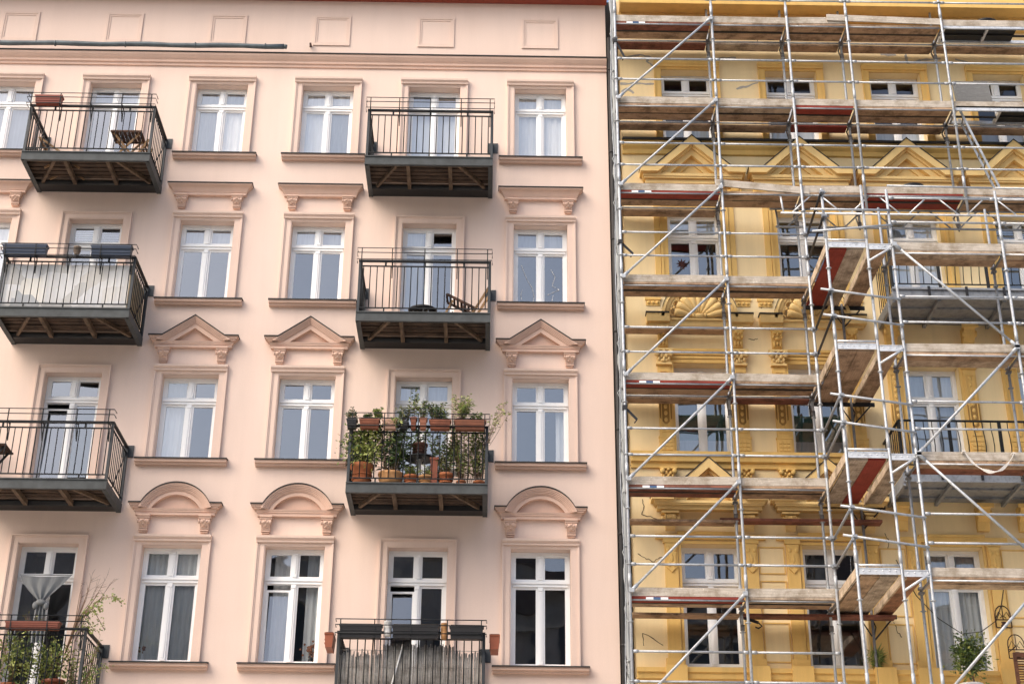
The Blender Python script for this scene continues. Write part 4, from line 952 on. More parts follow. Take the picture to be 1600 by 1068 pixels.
mb = MB(); mb.add([(-1.11,-1.28,zf),(-1.0,-1.28,zf),(-1.0,-1.17,zf),(-1.11,-1.17,zf),(-1.12,-1.29,zf+.5),(-.99,-1.29,zf+.5),(-.99,-1.16,zf+.5),(-1.12,-1.16,zf+.5)], [(0,3,2,1),(4,5,6,7),(0,1,5,4),(1,2,6,5),(2,3,7,6),(3,0,4,7)]); mb.box(-1.135, -.975, -1.305, -1.145, zf+.5001, zf+.54)
solo('planter_box', mb, ORPL, 'tall slim orange planter standing on the planted balcony floor', 'planter box')
t = thing('bistro_table', 'round black table on a white leg among the balcony plants', 'table', (-1.33, -.95, zf)); mb = MB(); mb.lathe([(.27, 0), (.285, .012), (.285, .03), (.27, .04)], (-1.33, -.95, zf+.60), 0, 28); mb.build('tabletop', BLACKM, t)
mb = MB(); mb.lathe([(.16, 0), (.15, .02), (.05, .05), (.035, .12), (.032, .56), (.07, .60)], (-1.33, -.95, zf), 0, 16); mb.build('leg', PLWH, t)
t = pot(-1.34, -1.0, zf+.64, .15, .24, plain('brown_pot', (.13, .055, .04), .6), 'dark brown pot standing on the round black table'); spray(t, zf+.86, x=-1.34, y=-1.0, n=8, h=.3, r=.18, leaves=12, ls=.07, mats=(2, 0))
t = thing('garden_chair', 'white slatted metal chair behind the pots of the planted balcony', 'chair', (-.72, -.62, zf)); mb = MB()
for i in range(7): mb.box(-.93, -.53, -.50, -.485, zf+.52+i*.055, zf+.55+i*.055)
mb.build('backrest', PLWH, t); mb = MB()
for i in range(6): mb.box(-.94, -.52, -.92+i*.07, -.87+i*.07, zf+.43, zf+.45)
mb.build('seat', PLWH, t)
for x, y, h in ((-.92, -.9, .43), (-.54, -.9, .43), (-.935, -.475, .92), (-.525, -.475, .92)): MB().box(x-.012, x+.012, y-.012, y+.0, zf, zf+h).build('leg', PLWH, t)
yb = -1.56; zb = zr-.125
planter(p2x(541), p2x(559), yb, zb, BLACKM, 'small dark planter with heather at the left end of the planted rail', [dict(x=p2x(550), y=yb, n=14, h=.2, r=.13, leaves=16, ls=.04, mats=(2, 2, 3))])
planter(p2x(561), p2x(594), yb, zb, RUSTC, 'terracotta planter with two small round herbs on the planted rail', [dict(x=p2x(575), y=yb, n=12, h=.13, r=.1, leaves=14, ls=.04, mats=(2, 0)), dict(x=p2x(590), y=yb, n=14, h=.22, r=.10, leaves=18, ls=.05, mats=(1, 0))])
planter(p2x(597), p2x(621), yb, zb, plain('pale_pink_clay', (.50, .30, .22), .8), 'pale clay planter with trailing stems on the planted rail', [dict(x=p2x(612), y=yb-.06, n=8, h=.12, r=.16, leaves=16, ls=.05, mats=(1, 0), droop=2.2, lean=(.5, -.5))])
planter(p2x(623), p2x(639), yb, zb, BLACKM, 'small dark planter with grey green sprigs left of the square clay pot', [dict(x=p2x(631), y=yb, n=14, h=.32, r=.17, leaves=18, ls=.05, mats=(2, 3))], h=.13)
planter(p2x(640), p2x(652), yb, zb, RUSTC, 'square clay pot with a tall flowering spike on the planted rail', [dict(x=p2x(646), y=yb, n=5, h=.62, r=.08, leaves=26, ls=.05, mats=(1, 2))], h=.21)
planter(p2x(654), p2x(668), yb, zb, plain('brown_clay', (.30, .12, .07), .8), 'brown clay pot with a yellow topped bush on the planted rail', [dict(x=p2x(661), y=yb, n=12, h=.38, r=.15, leaves=20, ls=.05, mats=(2, 1, 2))], h=.2)
planter(p2x(670), p2x(705), yb, zb, RUSTC, 'long red clay planter with dense lavender tufts on the planted rail', [dict(x=p2x(680), y=yb, n=20, h=.34, r=.18, leaves=20, ls=.05, mats=(2, 0, 2)), dict(x=p2x(696), y=yb, n=8, h=.22, r=.12, leaves=14, ls=.05, mats=(0, 1))])
planter(p2x(709), p2x(760), yb, zb, plain('rust_clay', (.23, .085, .045), .8, 0, .6, 8), 'longest rusty planter with tall reedy shoots at the right end of the planted rail', [dict(x=p2x(714), y=yb, n=12, h=.42, r=.2, leaves=24, ls=.08, mats=(1, 0), wid=.2, lean=(.25, 0)), dict(x=p2x(722), y=yb, n=7, h=.55, r=.14, leaves=20, ls=.06, mats=(3, 1)), dict(x=p2x(745), y=yb, n=12, h=.16, r=.16, leaves=12, ls=.05, mats=(0, 2))])
t = thing('climbing_plant', 'thin wiry plant leaning out past the right end of the planted balcony', 'plant', (-.02, -1.35, zf+.9)); spray(t, zf+.75, x=-.12, y=-1.4, n=9, h=.75, r=.26, leaves=12, ls=.055, mats=(1, 3), lean=(.42, -.1), bare=.45, stem=.005)
t = thing('trellis_plant', 'tall dark leafy plant filling the middle of the planted balcony behind the table', 'plant', (-1.2, -.75, zf)); spray(t, zf+.1, x=-1.45, y=-.8, n=6, h=1.15, r=.3, leaves=30, ls=.08, mats=(2, 0), stem=.006); spray(t, zf+.1, x=-.95, y=-.8, n=6, h=1.1, r=.3, leaves=30, ls=.07, mats=(0, 3, 2), stem=.006)
t = thing('climbing_plant', 'leafy shoots hanging outside the left post of the planted balcony', 'plant', (-2.72, -1.4, zf+.3)); spray(t, zf+.30, x=-2.66, y=-1.42, n=5, h=.85, r=.08, leaves=9, ls=.05, mats=(1, 0), lean=(-.06, -.05))

# top left balcony: terracotta box, folding table, two low slatted chairs
zf = BALZ[1]+.17; zr = zf+1.085; XL = COLS['L']-.03
planter(-9.30, -8.74, -1.56, zr-.06, plain('brick_red_plastic', (.27, .06, .035), .5), 'brick red empty planter at the left end of the top left balcony rail', soil=False)
def ftable(x, y, z, wx, dy, h, m1, m2, label):
    t = thing('folding_table', label, 'table', (x, y, z)); mb = MB(); n = 8
    for i in range(n): a = x-wx/2+wx*i/n; mb.box(a, a+wx/n-.012, y-dy/2+.03, y+dy/2-.03, z+h-.012, z+h+.006)
    mb.box(x-wx/2, x+wx/2, y-dy/2, y-dy/2+.0299, z+h-.03, z+h+.006); mb.box(x-wx/2, x+wx/2, y+dy/2-.0299, y+dy/2, z+h-.03, z+h+.006); mb.build('tabletop', m1, t)
    for yy in (y-dy*.36, y+dy*.30):
        for s in (-1, 1): MB().beam((x-s*wx*.46, yy+s*.012, z), (x+s*wx*.40, yy+s*.012, z+h-.03), .02, .042).build('leg', m2, t)
    MB().box(x-.28, x+.28, y-dy*.30, y-dy*.27, z+h*.12, z+h*.16).build('stretcher', m2, t)
    return t
ftable(-7.50, -.85, zf, .64, .52, .70, DARKW, TEAK, 'brown folding table with crossed legs on the top left balcony')
def lowchair(x, y, z, flip, mat, label):
    t = thing('deck_chair', label, 'chair', (x, y, z)); mb = MB()
    for i in range(9): mb.beam((x+flip*(-.26+i*.065), y-.24, z+.34-i*.028), (x+flip*(-.26+i*.065), y+.24, z+.34-i*.028), .045, .014)
    mb.build('seat', mat, t)
    mb = MB()
    for i in range(6): mb.beam((x+flip*(-.30-i*.045), y-.24, z+.36+i*.06), (x+flip*(-.30-i*.045), y+.24, z+.36+i*.06), .014, .045)
    mb.build('backrest', mat, t)
    for yy in (y-.25, y+.25):
        MB().beam((x+flip*.30, yy, z+.10), (x-flip*.55, yy, z+.70), .02, .04).build('frame', mat, t); MB().beam((x-flip*.34, yy, z), (x+flip*.20, yy, z+.33), .02, .04).build('leg', mat, t); MB().beam((x+flip*.36, yy, z), (x-flip*.05, yy, z+.27), .02, .04).build('leg', mat, t)
    return t
lowchair(-8.72, -.75, zf-.12, 1, TEAK, 'low reddish slatted chair in the left half of the top left balcony')
t = thing('folded_chair', 'folded slatted chair leaning in the right corner beside the brown folding table', 'chair', (-7.1, -1.1, zf))
for y in (-1.25, -.85): MB().beam((-7.22, y, zf), (-6.99, y, zf+.42), .03, .05).build('frame', TEAK, t)
mb = MB()
for i in range(6): mb.beam((-7.20+i*.034, -1.24, zf+.05+i*.062), (-7.20+i*.034, -.86, zf+.05+i*.062), .04, .014)
mb.build('seat', TEAK, t)
mb = MB(); mb.box(-9.1, -8.72, -.35, -.12, zf, zf+.42); mb.box(-9.13, -8.69, -.38, -.09, zf+.4201, zf+.46); solo('storage_box', mb, GALVD, 'grey storage box by the wall at the left of the top left balcony', 'box')

# third balcony of that column: navy boxes, privacy cloth, bits and pieces
zf = BALZ[2]+.17; zr = zf+1.085
planter(-9.42, -8.56, -1.56, zr-.06, NAVY, 'navy planter at the left end of the screened balcony rail', soil=True, h=.2)
planter(-7.74, -6.94, -1.56, zr-.06, NAVY, 'navy planter at the right end of the screened balcony rail', soil=True, h=.2)
t = pot(-8.02, -1.5, zr-.0, .07, .16, plain('grey_brown_clay', (.22, .17, .13), .8), 'small grey brown pot on the rail between the two navy planters', group=None)
SHEET = bpy.data.materials.new('privacy_sheet'); SHEET.use_nodes = True; n_, l_ = SHEET.node_tree.nodes, SHEET.node_tree.links; p_ = n_['Principled BSDF']; p_.inputs['Roughness'].default_value = .5
v_ = n_.new('ShaderNodeTexVoronoi'); v_.inputs['Scale'].default_value = 2.3; v_.distance = 'CHEBYCHEV'; tc2 = n_.new('ShaderNodeTexCoord'); l_.new(tc2.outputs['Object'], v_.inputs['Vector'])
l_.new(ramp(n_, l_, v_.outputs['Color'], [(.15, (.42, .44, .46)), (.35, (.66, .63, .58)), (.6, (.74, .74, .74)), (.85, (.80, .76, .68))]), p_.inputs['Base Color'])
mb = MB(); nx = 60
for i in range(nx):
    x0, x1 = -9.40+2.44*i/nx, -9.40+2.44*(i+1)/nx; f0, f1 = .008*math.sin(x0*9), .008*math.sin(x1*9)
    mb.add([(x0, -1.372+f0, zf+.03), (x1, -1.372+f1, zf+.03), (x1, -1.372+f1, zr-.16), (x0, -1.372+f0, zr-.16), (x0, -1.366+f0, zf+.03), (x1, -1.366+f1, zf+.03), (x1, -1.366+f1, zr-.16), (x0, -1.366+f0, zr-.16)], [(0,1,2,3),(4,7,6,5),(3,2,6,7),(0,4,5,1)])
solo('privacy_screen', mb, SHEET, 'pale patchwork privacy cloth tied inside the railing of the balcony with navy planters', 'privacy screen')
mb = MB(); y = -1.36
while y < -.08: mb.tube((-6.965, y, zf+.02), (-6.965, y, zr-.15), .016, 0, 6); y += .034
solo('privacy_screen', mb, REEDB, 'tan bamboo mat on the narrow side of the balcony with navy planters', 'privacy screen')

# second balcony from the bottom on the left: dark folding table at the picture edge
zf = BALZ[3]+.17; ftable(-9.15, -.95, zf, .60, .55, .72, DARKW, BLACKM, 'dark folding table at the left end of the bare balcony')

# middle balcony: reclining chair and folded seat
zf = BALZ[2]+.17
t = thing('deck_chair', 'dark reclining chair lying low at the right end of the bare middle balcony', 'chair', (-.5, -1.0, zf))
MB().beam((-.92, -1.15, zf+.52), (-.38, -1.15, zf+.24), .03, .045).build('frame', DARKW, t); MB().beam((-.92, -.75, zf+.52), (-.38, -.75, zf+.24), .03, .045).build('frame', DARKW, t)
MB().beam((-.46, -1.16, zf+.06), (-.12, -1.16, zf+.66), .03, .045).build('frame', TEAK, t); MB().beam((-.46, -.74, zf+.06), (-.12, -.74, zf+.66), .03, .045).build('frame', TEAK, t)
MB().beam((-1.0, -1.14, zf), (-.80, -1.14, zf+.40), .025, .04).build('leg', TEAK, t); MB().beam((-.30, -1.14, zf), (-.62, -1.14, zf+.28), .025, .04).build('leg', DARKW, t)
mb = MB()
for i in range(8): mb.beam((-.92+i*.07, -1.14, zf+.53-i*.036), (-.92+i*.07, -.76, zf+.53-i*.036), .04, .012)
mb.build('seat', DARKW, t)
t = thing('garden_stool', 'low black stool with a rounded seat on the floor of the bare middle balcony', 'stool', (-1.38, -1.05, zf))
mb = MB(); mb.lathe([(.24, 0), (.27, .02), (.28, .05), (.24, .075), (.05, .085)], (-1.38, -1.05, zf+.17), 0, 24); mb.build('seat', BLACKM, t)
for a in (.6, 2.2, 3.7, 5.3): MB().tube((-1.38+.24*math.cos(a), -1.05+.2*math.sin(a), zf), (-1.38+.2*math.cos(a), -1.05+.16*math.sin(a), zf+.18), .015).build('leg', PLWH, t)
mb = MB(); mb.box(-1.0, -.72, -1.1, -.85, zf, zf+.12); mb.tube((-.98, -1.12, zf+.0), (-.80, -1.05, zf+.2), .012); solo('tool_box', mb, BLACKM, 'small dark crate with a handle beside the low black stool', 'box')

# bottom left balcony: knotted curtain, planters, shrubs, bare twigs, rambling shoots
zf = BALZ[4]+.17; zr = zf+1.085
mb = MB(); cx, cz0 = -8.05, 9.50
def sheet(rows, n=26):
    vs = []; fs = []
    for (xa, xb, z, amp, y, ph, sag) in rows:
        for i in range(n+1): u = i/n; vs.append((xa+(xb-xa)*u, y+amp*math.sin(u*22+ph), z-sag*math.sin(u*math.pi)))
    for r in range(len(rows)-1):
        for i in range(n): fs.append((r*(n+1)+i, r*(n+1)+i+1, (r+1)*(n+1)+i+1, (r+1)*(n+1)+i))
    return vs, fs
vs, fs = sheet([(cx-.47, cx+.45, cz0+.0, .006, -.16, 0, .02), (cx-.40, cx+.34, cz0-.14, .012, -.18, .3, .0), (cx-.27, cx+.22, cz0-.28, .02, -.20, .6, .0), (cx-.12, cx+.09, cz0-.42, .03, -.22, .9, 0), (cx-.07, cx+.05, cz0-.47, .03, -.22, 1, 0)]); mb.add(vs, fs, 0, True)
vs, fs = sheet([(cx-.08, cx+.07, cz0-.52, .03, -.22, 1, 0), (cx-.11, cx+.10, cz0-.62, .03, -.22, 1.3, 0), (cx-.12, cx+.14, cz0-.95, .035, -.22, 1.6, 0), (cx-.10, cx+.15, cz0-1.2, .035, -.22, 1.8, 0)]); mb.add(vs, fs, 0, True)
mb.blob((cx-.01, -.23, cz0-.50), .10, .07, .06); mb.blob((cx-.10, -.23, cz0-.55), .06, .05, .07); mb.blob((cx+.09, -.23, cz0-.56), .05, .05, .07); mb.path([(cx-.48, -.16, cz0+.01), (cx+.46, -.16, cz0+.01)], .008)
solo('door_curtain', mb, LINEN, 'grey cloth knotted in the middle hanging before the bottom left balcony door', 'curtain')
planter(-9.4, -8.42, -1.56, zr-.07, ORPL, 'left rusty planter on the bottom left balcony rail', [dict(x=-8.7, y=-1.5, n=5, h=.3, r=.15, leaves=8, ls=.05, mats=(3, 1))])
planter(-8.26, -7.32, -1.56, zr-.07, plain('rust_plastic', (.21, .06, .035), .5), 'right rusty planter under the knotted grey curtain', [dict(x=-7.8, y=-1.52, n=10, h=.16, r=.3, leaves=2, ls=.04, mats=(3,), stem=.004)], h=.13)
G4 = 'potted shrubs on the bottom left balcony'
for x, r, h, mt, lb, bz, sz, nn in ((-8.9, .17, .26, TERRAL, 'pale pot with a low shrub at the left edge behind the bottom left railing', .52, .34, 500), (-8.2, .15, .24, TERRA, 'red pot with a tall yellow green shrub in the middle of the bottom left balcony', .62, .42, 800), (-7.45, .2, .3, ORPL, 'bright orange pot with a spreading shrub at the right of the bottom left balcony', .5, .4, 700)):
    t = pot(x, -1.0, zf, r, h, mt, lb, group=G4); bush(t, (x, -1.05, zf+bz), sz, .3, sz*.9, nn, .06, (1, 0, 1, 2), 18)
    mb = MB()
    for i in range(5): mb.path([(x, -1.0, zf+h*.8), (x+random.uniform(-.1, .1), -1.0, zf+h+.2), (x+random.uniform(-.3, .3), -1.0+random.uniform(-.1, .1), zf+bz+.3)], .007, 0, 5)
    mb.build('stem', TWIG, t)
t = thing('climbing_plant', 'rambling green shoots arching out past the right end of the bottom left balcony', 'plant', (-7.0, -1.3, zr-.1)); fo, st = MB(), MB()
for base, ctrl in (((-7.15, -1.3, zr-.2), [(-7.0, -1.35, zr+.25), (-6.75, -1.4, zr+.50), (-6.5, -1.4, zr+.55), (-6.36, -1.4, zr+.42)]), ((-7.1, -1.3, zr-.2), [(-7.0, -1.4, zr+.1), (-6.9, -1.45, zr+.35), (-6.75, -1.45, zr+.2), (-6.6, -1.45, zr-.02)]), ((-7.05, -1.25, zr-.3), [(-6.98, -1.3, zr), (-6.86, -1.35, zr+.06), (-6.75, -1.4, zr-.05)]), ((-7.1, -1.3, zr-.2), [(-6.95, -1.35, zr+.2), (-6.8, -1.4, zr+.45), (-6.7, -1.45, zr+.28)]), ((-6.95, -1.2, zf+.1), [(-6.8, -1.3, zf+.35), (-6.72, -1.3, zf+.15)]), ((-6.95, -1.2, zf+.2), [(-6.75, -1.25, zf+.42), (-6.5, -1.3, zf+.46)])):
    pts = [Vector(base)]+[Vector(c) for c in ctrl]; st.path(pts, .006, 0, 5)
    for i in range(70):
        f = random.random()**.7*(len(pts)-1); j = min(len(pts)-2, int(f)); p = pts[j].lerp(pts[j+1], f-j)
        p = p+Vector((random.gauss(0, .045), random.gauss(0, .045), random.gauss(0, .045))); fo.leaf(p, (random.uniform(-1, 1), random.uniform(-1, 1), random.uniform(-.9, .5)), random.uniform(.04, .075), random.randrange(3), .5)
fo.build('foliage', [LEAF[1], LEAF[0], LEAF[1]], t, recalc=False); st.build('stem', TWIG, t)
t = thing('bare_shrub', 'leafless twiggy shrub rising above the bottom left railing', 'plant', (-7.25, -1.2, zr-.4)); st = MB()
for i in range(11):
    a = -.35+.1*i; p0 = Vector((-7.27, -1.2, zr-.4)); p1 = p0+Vector((.10+.02*i*.3, .02*math.sin(i), .55)); p2 = p1+Vector((a*.30+.12, random.uniform(-.1, .1), random.uniform(.3, .5))); p3 = p2+Vector((a*.22+.06, random.uniform(-.1, .1), random.uniform(.2, .42)))
    st.path([p0, p1, p2, p3], [.012, .009, .005, .002], 0, 5)
    for j in range(4): q = p2.lerp(p3, random.random()); st.path([q, q+Vector((random.uniform(-.06, .2), random.uniform(-.1, .1), random.uniform(-.02, .16)))], [.003, .0015], 0, 4)
st.build('stem', TWIG, t)
t = thing('climbing_plant', 'brownish creeper grown through the right side bars of the bottom left balcony', 'plant', (-7.0, -.9, zf)); spray(t, zf, x=-7.02, y=-.95, n=22, h=1.0, r=.32, leaves=16, ls=.05, mats=(3, 1, 3), stem=.006)

# bottom middle balcony: black boxes, side boxes, reed screen, pole
XD = COLS['D']-.002
planter(-2.58, -1.83, -1.56, zr-.15, BLACKM, 'black planter at the left end of the reed screened balcony rail', h=.22)
planter(-1.68, -.86, -1.56, zr-.15, BLACKM, 'black planter in the middle of the reed screened balcony rail', h=.22)
planter(-.70, -.10, -1.56, zr-.15, BLACKM, 'black planter at the right end of the reed screened balcony rail', h=.22)
t = pot(-1.75, -1.54, zr-.1, .065, .24, PLWH, 'small white pot between the left and middle black planters', 'box', group=None); t = pot(-.78, -1.54, zr-.14, .06, .26, TERRAL, 'narrow clay pot with a white top between the middle and right black planters', 'box', group=None)
planter(-1.5, -.95, XD-1.27-.13, zr-.28, ORPL, 'orange planter hung outside the left end of the reed screened balcony', h=.24, wt=.16, axis='y', soil=True); planter(-1.5, -.95, XD+1.27+.16, zr-.28, ORPL, 'orange planter hung outside the right end of the reed screened balcony', h=.24, wt=.18, axis='y', soil=True)
mb = MB(); x = -2.56; i = 0
while x < -.14:
    if -1.82 < x < -.62: top = zr-.20+random.uniform(-.05, .02)
    else: top = zr-.36+random.uniform(-.06, .08)
    mb.tube((x, -1.36+random.uniform(-.006, .006), zf), (x+random.uniform(-.01, .01), -1.36+random.uniform(-.006, .006), top), .0105, 0, 5); x += .019
for zz in (zf+.2, zf+.5, zf+.78): mb.box(-2.56, -.14, -1.377, -1.373, zz, zz+.008)
solo('privacy_screen', mb, REED, 'weathered reed mat behind the bars of the lowest middle balcony', 'privacy screen')
mb = MB(); mb.tube((-1.72, -1.40, zf-.05), (-1.50, -1.40, zr-.28), .014); mb.tube((-1.5, -1.40, zr-.2801), (-1.48, -1.40, zr-.2), .018); solo('white_pole', mb, PLWH, 'thin white pole leaning inside the reed screened balcony', 'pole')

# things in the windows
for x, lb in ((COLS['B']-.40, 'small vase of dried flowers in the lowest window with grey drapes'), (COLS['C']+.38, 'bunch of dried brown flowers standing in the half open lowest window')):
    t = thing('flower_vase', lb, 'vase', (x, .34, 8.08)); mb = MB(); mb.lathe([(.035, 0), (.05, .05), (.04, .12), (.03, .15), (.036, .17)], (x, .34, 8.08), 0, 14); mb.build('vase', WHITE if x < -5 else BLACKM, t)
    mb = MB(); R0 = .07 if x < -5 else .13
    for i in range(40): mb.blob((x+random.gauss(0, R0*.5), .34+random.gauss(0, .02), 8.28+R0*.7+random.gauss(0, R0*.5)), .022, .018, .022, 0, 6, 4)
    mb.build('flowers', FLOW, t)
t = thing('string_lights', 'thin strands of white fairy lights inside the third floor window nearest the scaffold', 'string lights', (COLS['E'], .22, 15.1)); wr, bl = MB(), MB()
for ln in ([(-.38, 15.95), (-.33, 15.8), (-.26, 15.62), (-.16, 15.45), (-.12, 15.25), (-.16, 15.08)], [(-.36, 15.42), (-.39, 15.3), (-.37, 15.18)], [(.22, 15.85), (.30, 15.7), (.24, 15.5), (.38, 15.42), (.14, 15.30)], [(.26, 15.3), (.22, 15.1)]):
    pts = [Vector((COLS['E']+a, .232, z)) for a, z in ln]; wr.path(pts, .0028, 0, 4)
    for a, c in zip(pts[:-1], pts[1:]):
        for k in range(4): q = a.lerp(c, random.random()); bl.blob((q.x, q.y-.004, q.z), .008, .006, .008, 0, 6, 4)
wr.build('wire', PLWH, t); bl.build('bulbs', GLOWB, t)
mb = MB(); c = (3.80, .33, 16.05)
for i in range(9): a = 6.283*i/9+.2; q = (c[0]+.17*math.cos(a), c[1]-.01, c[2]+.17*math.sin(a)); b1 = (c[0]+.05*math.cos(a+.35), c[2]+.05*math.sin(a+.35)); b2 = (c[0]+.05*math.cos(a-.35), c[2]+.05*math.sin(a-.35)); mb.add([q, (b1[0], c[1]-.05, b1[1]), (b2[0], c[1]-.05, b2[1]), (c[0], c[1], c[2])], [(0,1,2),(0,2,3),(0,3,1),(1,3,2)])
mb.blob(c, .07, .06, .07); solo('paper_star', mb, STARM, 'dark paper star hanging in the yellow house window left of the stair tower', 'star')

# along the cornice and in the gap between the houses
mb = MB(); pts = [(-15.5+i*.5, -.22, 20.80+.012*math.sin(i*1.7)) for i in range(22)]+[(-4.6, -.22, 20.80)]
mb.path(pts, [.055+.004*math.sin(i*2.1) for i in range(len(pts))], 0, 12); mb.tube((-4.6, -.22, 20.80), (-4.54, -.22, 20.79), .05)
for i in range(7): mb.lathe([(.062, -.015), (.065, 0), (.062, .015)], (-14+i*1.5, -.22, 20.80), 0, 12, 'x')
solo('foil_roll', mb, GREYT, 'long dark grey rolled foil lying on the pink cornice ledge', 'roll')
mb = MB(); mb.tube((2.40, -.10, .14), (2.40, -.10, 21.2), .05, 0, 14)
for z in range(2, 22, 2): mb.lathe([(.05, -.02), (.06, -.02), (.06, .02), (.05, .02)], (2.40, -.10, z+.4), 0, 14); mb.box(2.38, 2.42, -.06, .45, z+.385, z+.415)
solo('downpipe', mb, STEELD, 'dark downpipe in the slot between the pink and the yellow house', 'downpipe')
mb = MB(); pts = []; rad = []
for i in range(150): z = .6+i*.145; pts.append((2.43+.012*math.sin(i*.9), -.72+.02*math.sin(i*.53), z)); rad.append(.045+.014*math.sin(i*1.35)+random.uniform(-.008, .01))
mb.path(pts, rad, 0, 9)
for i in range(0, 21): a = random.uniform(-.3, .3); mb.lathe([(.035, -.02), (.05, 0), (.035, .02)], (2.43, -.72, 1+i), 0, 8); mb.path([(2.41, -.77, 1+i), (2.37+random.uniform(-.03, .0), -.80, .88+i), (2.42, -.78, .7+i)], .008, 0, 5)
solo('rolled_netting', mb, NET, 'grey rolled dust net tied along the corner posts of the scaffold', 'netting')
mb = MB(); pts = [(2.36+.02*math.sin(i*.8), -1.02, .5+i*.5) for i in range(46)]; mb.path(pts, .013, 0, 6); solo('hoist_cable', mb, GALVD, 'slack grey cable running down beside the scaffold corner post', 'cable')
# on the scaffold
mb = MB(); mb.add([(9.55, -.86, LV[2]+.02), (10.30, -.86, LV[2]+.02), (10.30, -.80, LV[2]+.02), (9.55, -.80, LV[2]+.02), (9.55, -.70, LV[2]+.80), (10.30, -.70, LV[2]+.80), (10.30, -.64, LV[2]+.80), (9.55, -.64, LV[2]+.80)], [(0,3,2,1),(4,5,6,7),(0,1,5,4),(1,2,6,5),(2,3,7,6),(3,0,4,7)])
solo('insulation_board', mb, BOARDG, 'speckled grey insulation board propped up on the upper scaffold deck', 'board')
t = thing('ladder', 'aluminium ladder slanting down from the open scaffold hatch', 'ladder', (10.2, -.75, 17.1))
la, lb_ = ((9.53, -.62, 19.02), (10.22, -.62, 16.95)), ((9.86, -.62, 19.02), (10.55, -.62, 16.95))
for a, c in (((9.56, -.92, 19.04), (10.22, -.92, 17.0)), ((9.62, -.58, 19.04), (10.28, -.58, 17.0))): MB().beam(a, c, .022, .045).build('stile', GALV, t)
for i in range(8): u = (i+.5)/8; a = Vector((9.56, -.92, 19.04)).lerp(Vector((10.22, -.92, 17.0)), u); c = Vector((9.62, -.58, 19.04)).lerp(Vector((10.28, -.58, 17.0)), u); MB().tube(a, c, .014).build('rung', GALVD, t)
def tub(x, y, z, label):
    mb = MB(); mb.lathe([(.20, 0), (.235, .26), (.26, .27), (.26, .30), (.225, .30), (.19, .03), (.02, .02)], (x, y, z), 0, 22)
    for s in (-1, 1): mb.path([(x+s*.25, y-.06, z+.27), (x+s*.30, y-.05, z+.24), (x+s*.30, y+.05, z+.24), (x+s*.25, y+.06, z+.27)], .012)
    solo('mortar_tub', mb, BLACKM, label, 'tub', 'mortar tubs on the scaffold decks')
tub(8.42, -.70, LV[3]-.045, 'black mortar tub on the deck below the third gable'); tub(10.45, -.65, LV[1]-.03, 'black mortar tub on the topmost hatch deck')
mb = MB(); pts = []
for i in range(25): u = i/24; pts.append((8.16+.86*u, -2.80-.075+.02*math.sin(u*9), 11.13-.36*math.sin(u*math.pi)**.8-.02*u))
for i in range(24):
    a, c = pts[i], pts[i+1]; wv = .022+.012*math.sin(i*.8)
    mb.add([(a[0], a[1], a[2]-wv), (c[0], c[1], c[2]-wv), (c[0], c[1], c[2]+wv), (a[0], a[1], a[2]+wv), (a[0], a[1]+.006, a[2]-wv), (c[0], c[1]+.006, c[2]-wv), (c[0], c[1]+.006, c[2]+wv), (a[0], a[1]+.006, a[2]+wv)], [(0,1,2,3),(4,7,6,5),(3,2,6,7),(0,4,5,1)])
for e in (pts[0], pts[-1]): mb.box(e[0]-.025, e[0]+.025, e[1]-.003, -2.74, e[2]-.01, e[2]+.012)
solo('lashing_strap', mb, STRAP, 'white strap drooping in a loop over the edge of a tower deck', 'strap')
# bottom right corner of the yellow house
t = thing('potted_plant', 'bushy potted shrub in front of the yellow house door at the lower right', 'plant', (8.40, -.75, 7.2)); mb = MB(); mb.lathe([(.15, 0), (.21, .3), (.23, .31), (.22, .34)], (8.40, -.75, 6.95), 0, 18); mb.build('pot', TERRA, t); MB().path([(8.40, -.75, 7.2), (8.43, -.75, 7.6), (8.38, -.75, 8.1)], [.025, .02, .012]).build('trunk', TWIG, t)
bush(t, (8.40, -.75, 8.12), .25, .24, .33, 1500, .065, (0, 1, 0, 2), 26); bush(t, (8.48, -.75, 7.55), .26, .2, .12, 220, .055, (0, 1), 8)
SHUT = woodm('red_brown_shutter', (.10, .04, .022), (.22, .10, .055))
def shutter(x0, x1, y, z0, z1, label):
    t = thing('wooden_shutter', label, 'shutter', ((x0+x1)/2, y, z0), 'brown shutters leaning at the lower right'); mb = MB(); f = .06
    mb.box(x0, x0+f, y, y+.04, z0, z1); mb.box(x1-f, x1, y, y+.04, z0, z1); mb.box(x0+f, x1-f, y, y+.04, z1-f*1.3, z1); mb.box(x0+f, x1-f, y, y+.04, z0, z0+f); mb.build('frame', SHUT, t)
    mb = MB(); z = z0+f+.02
    while z < z1-f*1.3-.03: mb.beam((x0+f, y+.02, z), (x1-f, y+.02, z+.0), .05, .012); z += .042
    mb.build('slats', SHUT, t); return t
shutter(9.03, 9.34, -1.2, 7.05, 8.12, 'dark brown louvred shutter left of its twin'); shutter(9.37, 9.95, -1.16, 7.05, 8.12, 'wide brown louvred shutter cut by the right picture edge')
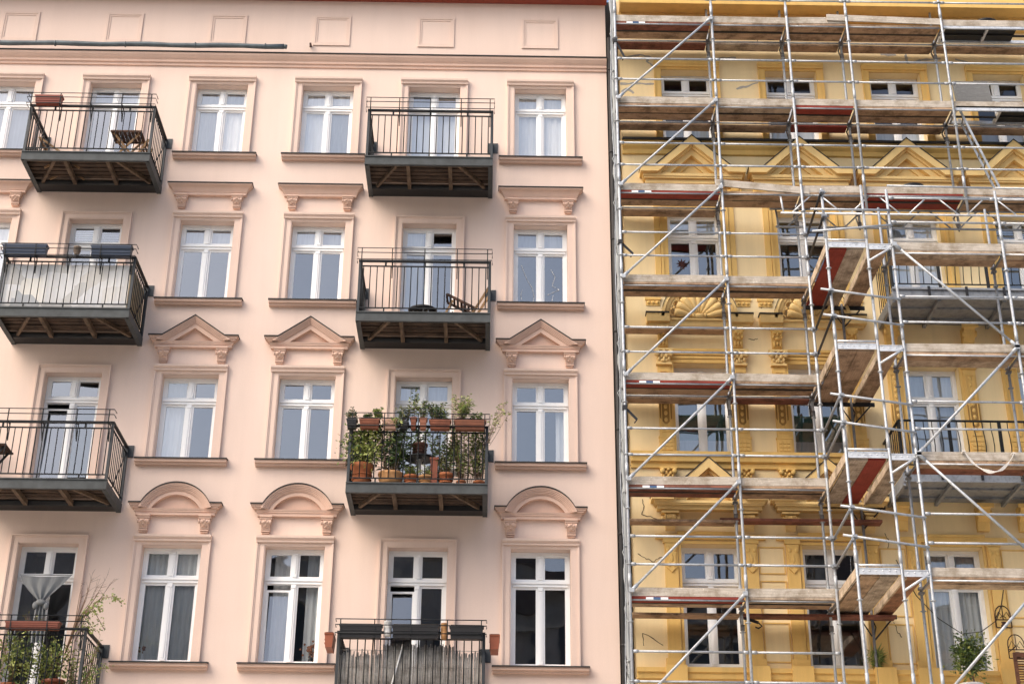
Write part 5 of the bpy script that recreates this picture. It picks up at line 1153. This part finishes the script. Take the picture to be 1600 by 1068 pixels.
def lantern(x, y, z, label, s=1.):
    mb = MB(); w_ = .14*s; h = .40*s
    pts = [(x-w_, y, z), (x-w_, y, z+h*.5)]+[(x-w_*math.cos(math.pi*i/8), y, z+h*.55+w_*1.2*math.sin(math.pi*i/8)) for i in range(9)]+[(x+w_, y, z+h*.5), (x+w_, y, z)]
    mb.path(pts, .010, 0, 6); mb.path([(x-w_, y, z), (x+w_, y, z)], .010, 0, 6); mb.path([(x-w_, y, z+h*.35), (x+w_, y, z+h*.35)], .009, 0, 6); mb.path([(x, y, z+h*.35), (x, y, z+h*.95)], .008, 0, 6)
    for q in (-1, 1): mb.path([(x+q*w_*.95, y, z+h*.42), (x+q*w_*.5, y, z+h*.7), (x+q*w_*.1, y, z+h*.5), (x+q*w_*.4, y, z+h*.42)], .007, 0, 6)
    mb.lathe([(.05*s, 0), (.06*s, .03), (.03*s, .05), (.045*s, .09)], (x, y, z+.01), 0, 10); mb.tube((x, y+.0, z+h*.5), (x, 0, z+h*.5), .009, 0, 6)
    solo('wall_candle_holder', mb, IRON, label, 'candle holder', 'iron candle holders at the lower right')
lantern(9.28, -.06, 8.80, 'arched iron candle holder hung on the yellow wall by a cable'); lantern(9.30, -.55, 8.16, 'arched iron candle holder standing above the left brown shutter', 1.05); lantern(9.66, -.55, 8.14, 'arched iron candle holder at the right edge above the wide shutter', 1.0)
mb = MB(); mb.path([(7.45, -.05, 10.0), (7.75, -.06, 9.35), (8.1, -.06, 8.95), (8.5, -.06, 8.68), (8.85, -.06, 8.72), (9.15, -.06, 8.92), (9.28, -.06, 9.2), (9.42, -.06, 9.7)], .008, 0, 6); solo('wall_cable', mb, BLACKM, 'thin black cable looping across the yellow house door at the lower right', 'cable')
t = thing('grass_tuft', 'tuft of bright grass growing on the yellow ledge beside the stair tower', 'plant', (6.90, -.12, 8.04)); spray(t, 8.035, x=6.90, y=-.11, n=34, h=.32, r=.13, leaves=9, ls=.12, mats=(1, 1, 0), wid=.12, stem=.003, spread=.4)
mb = MB(); mb.lathe([(.16, 0), (.20, .18), (.215, .19), (.215, .21), (.19, .21)], (8.22, -1.25, 7.36), 0, 20); solo('white_tub', mb, PLWH, 'white plastic tub just showing at the bottom edge below the shrub', 'tub')
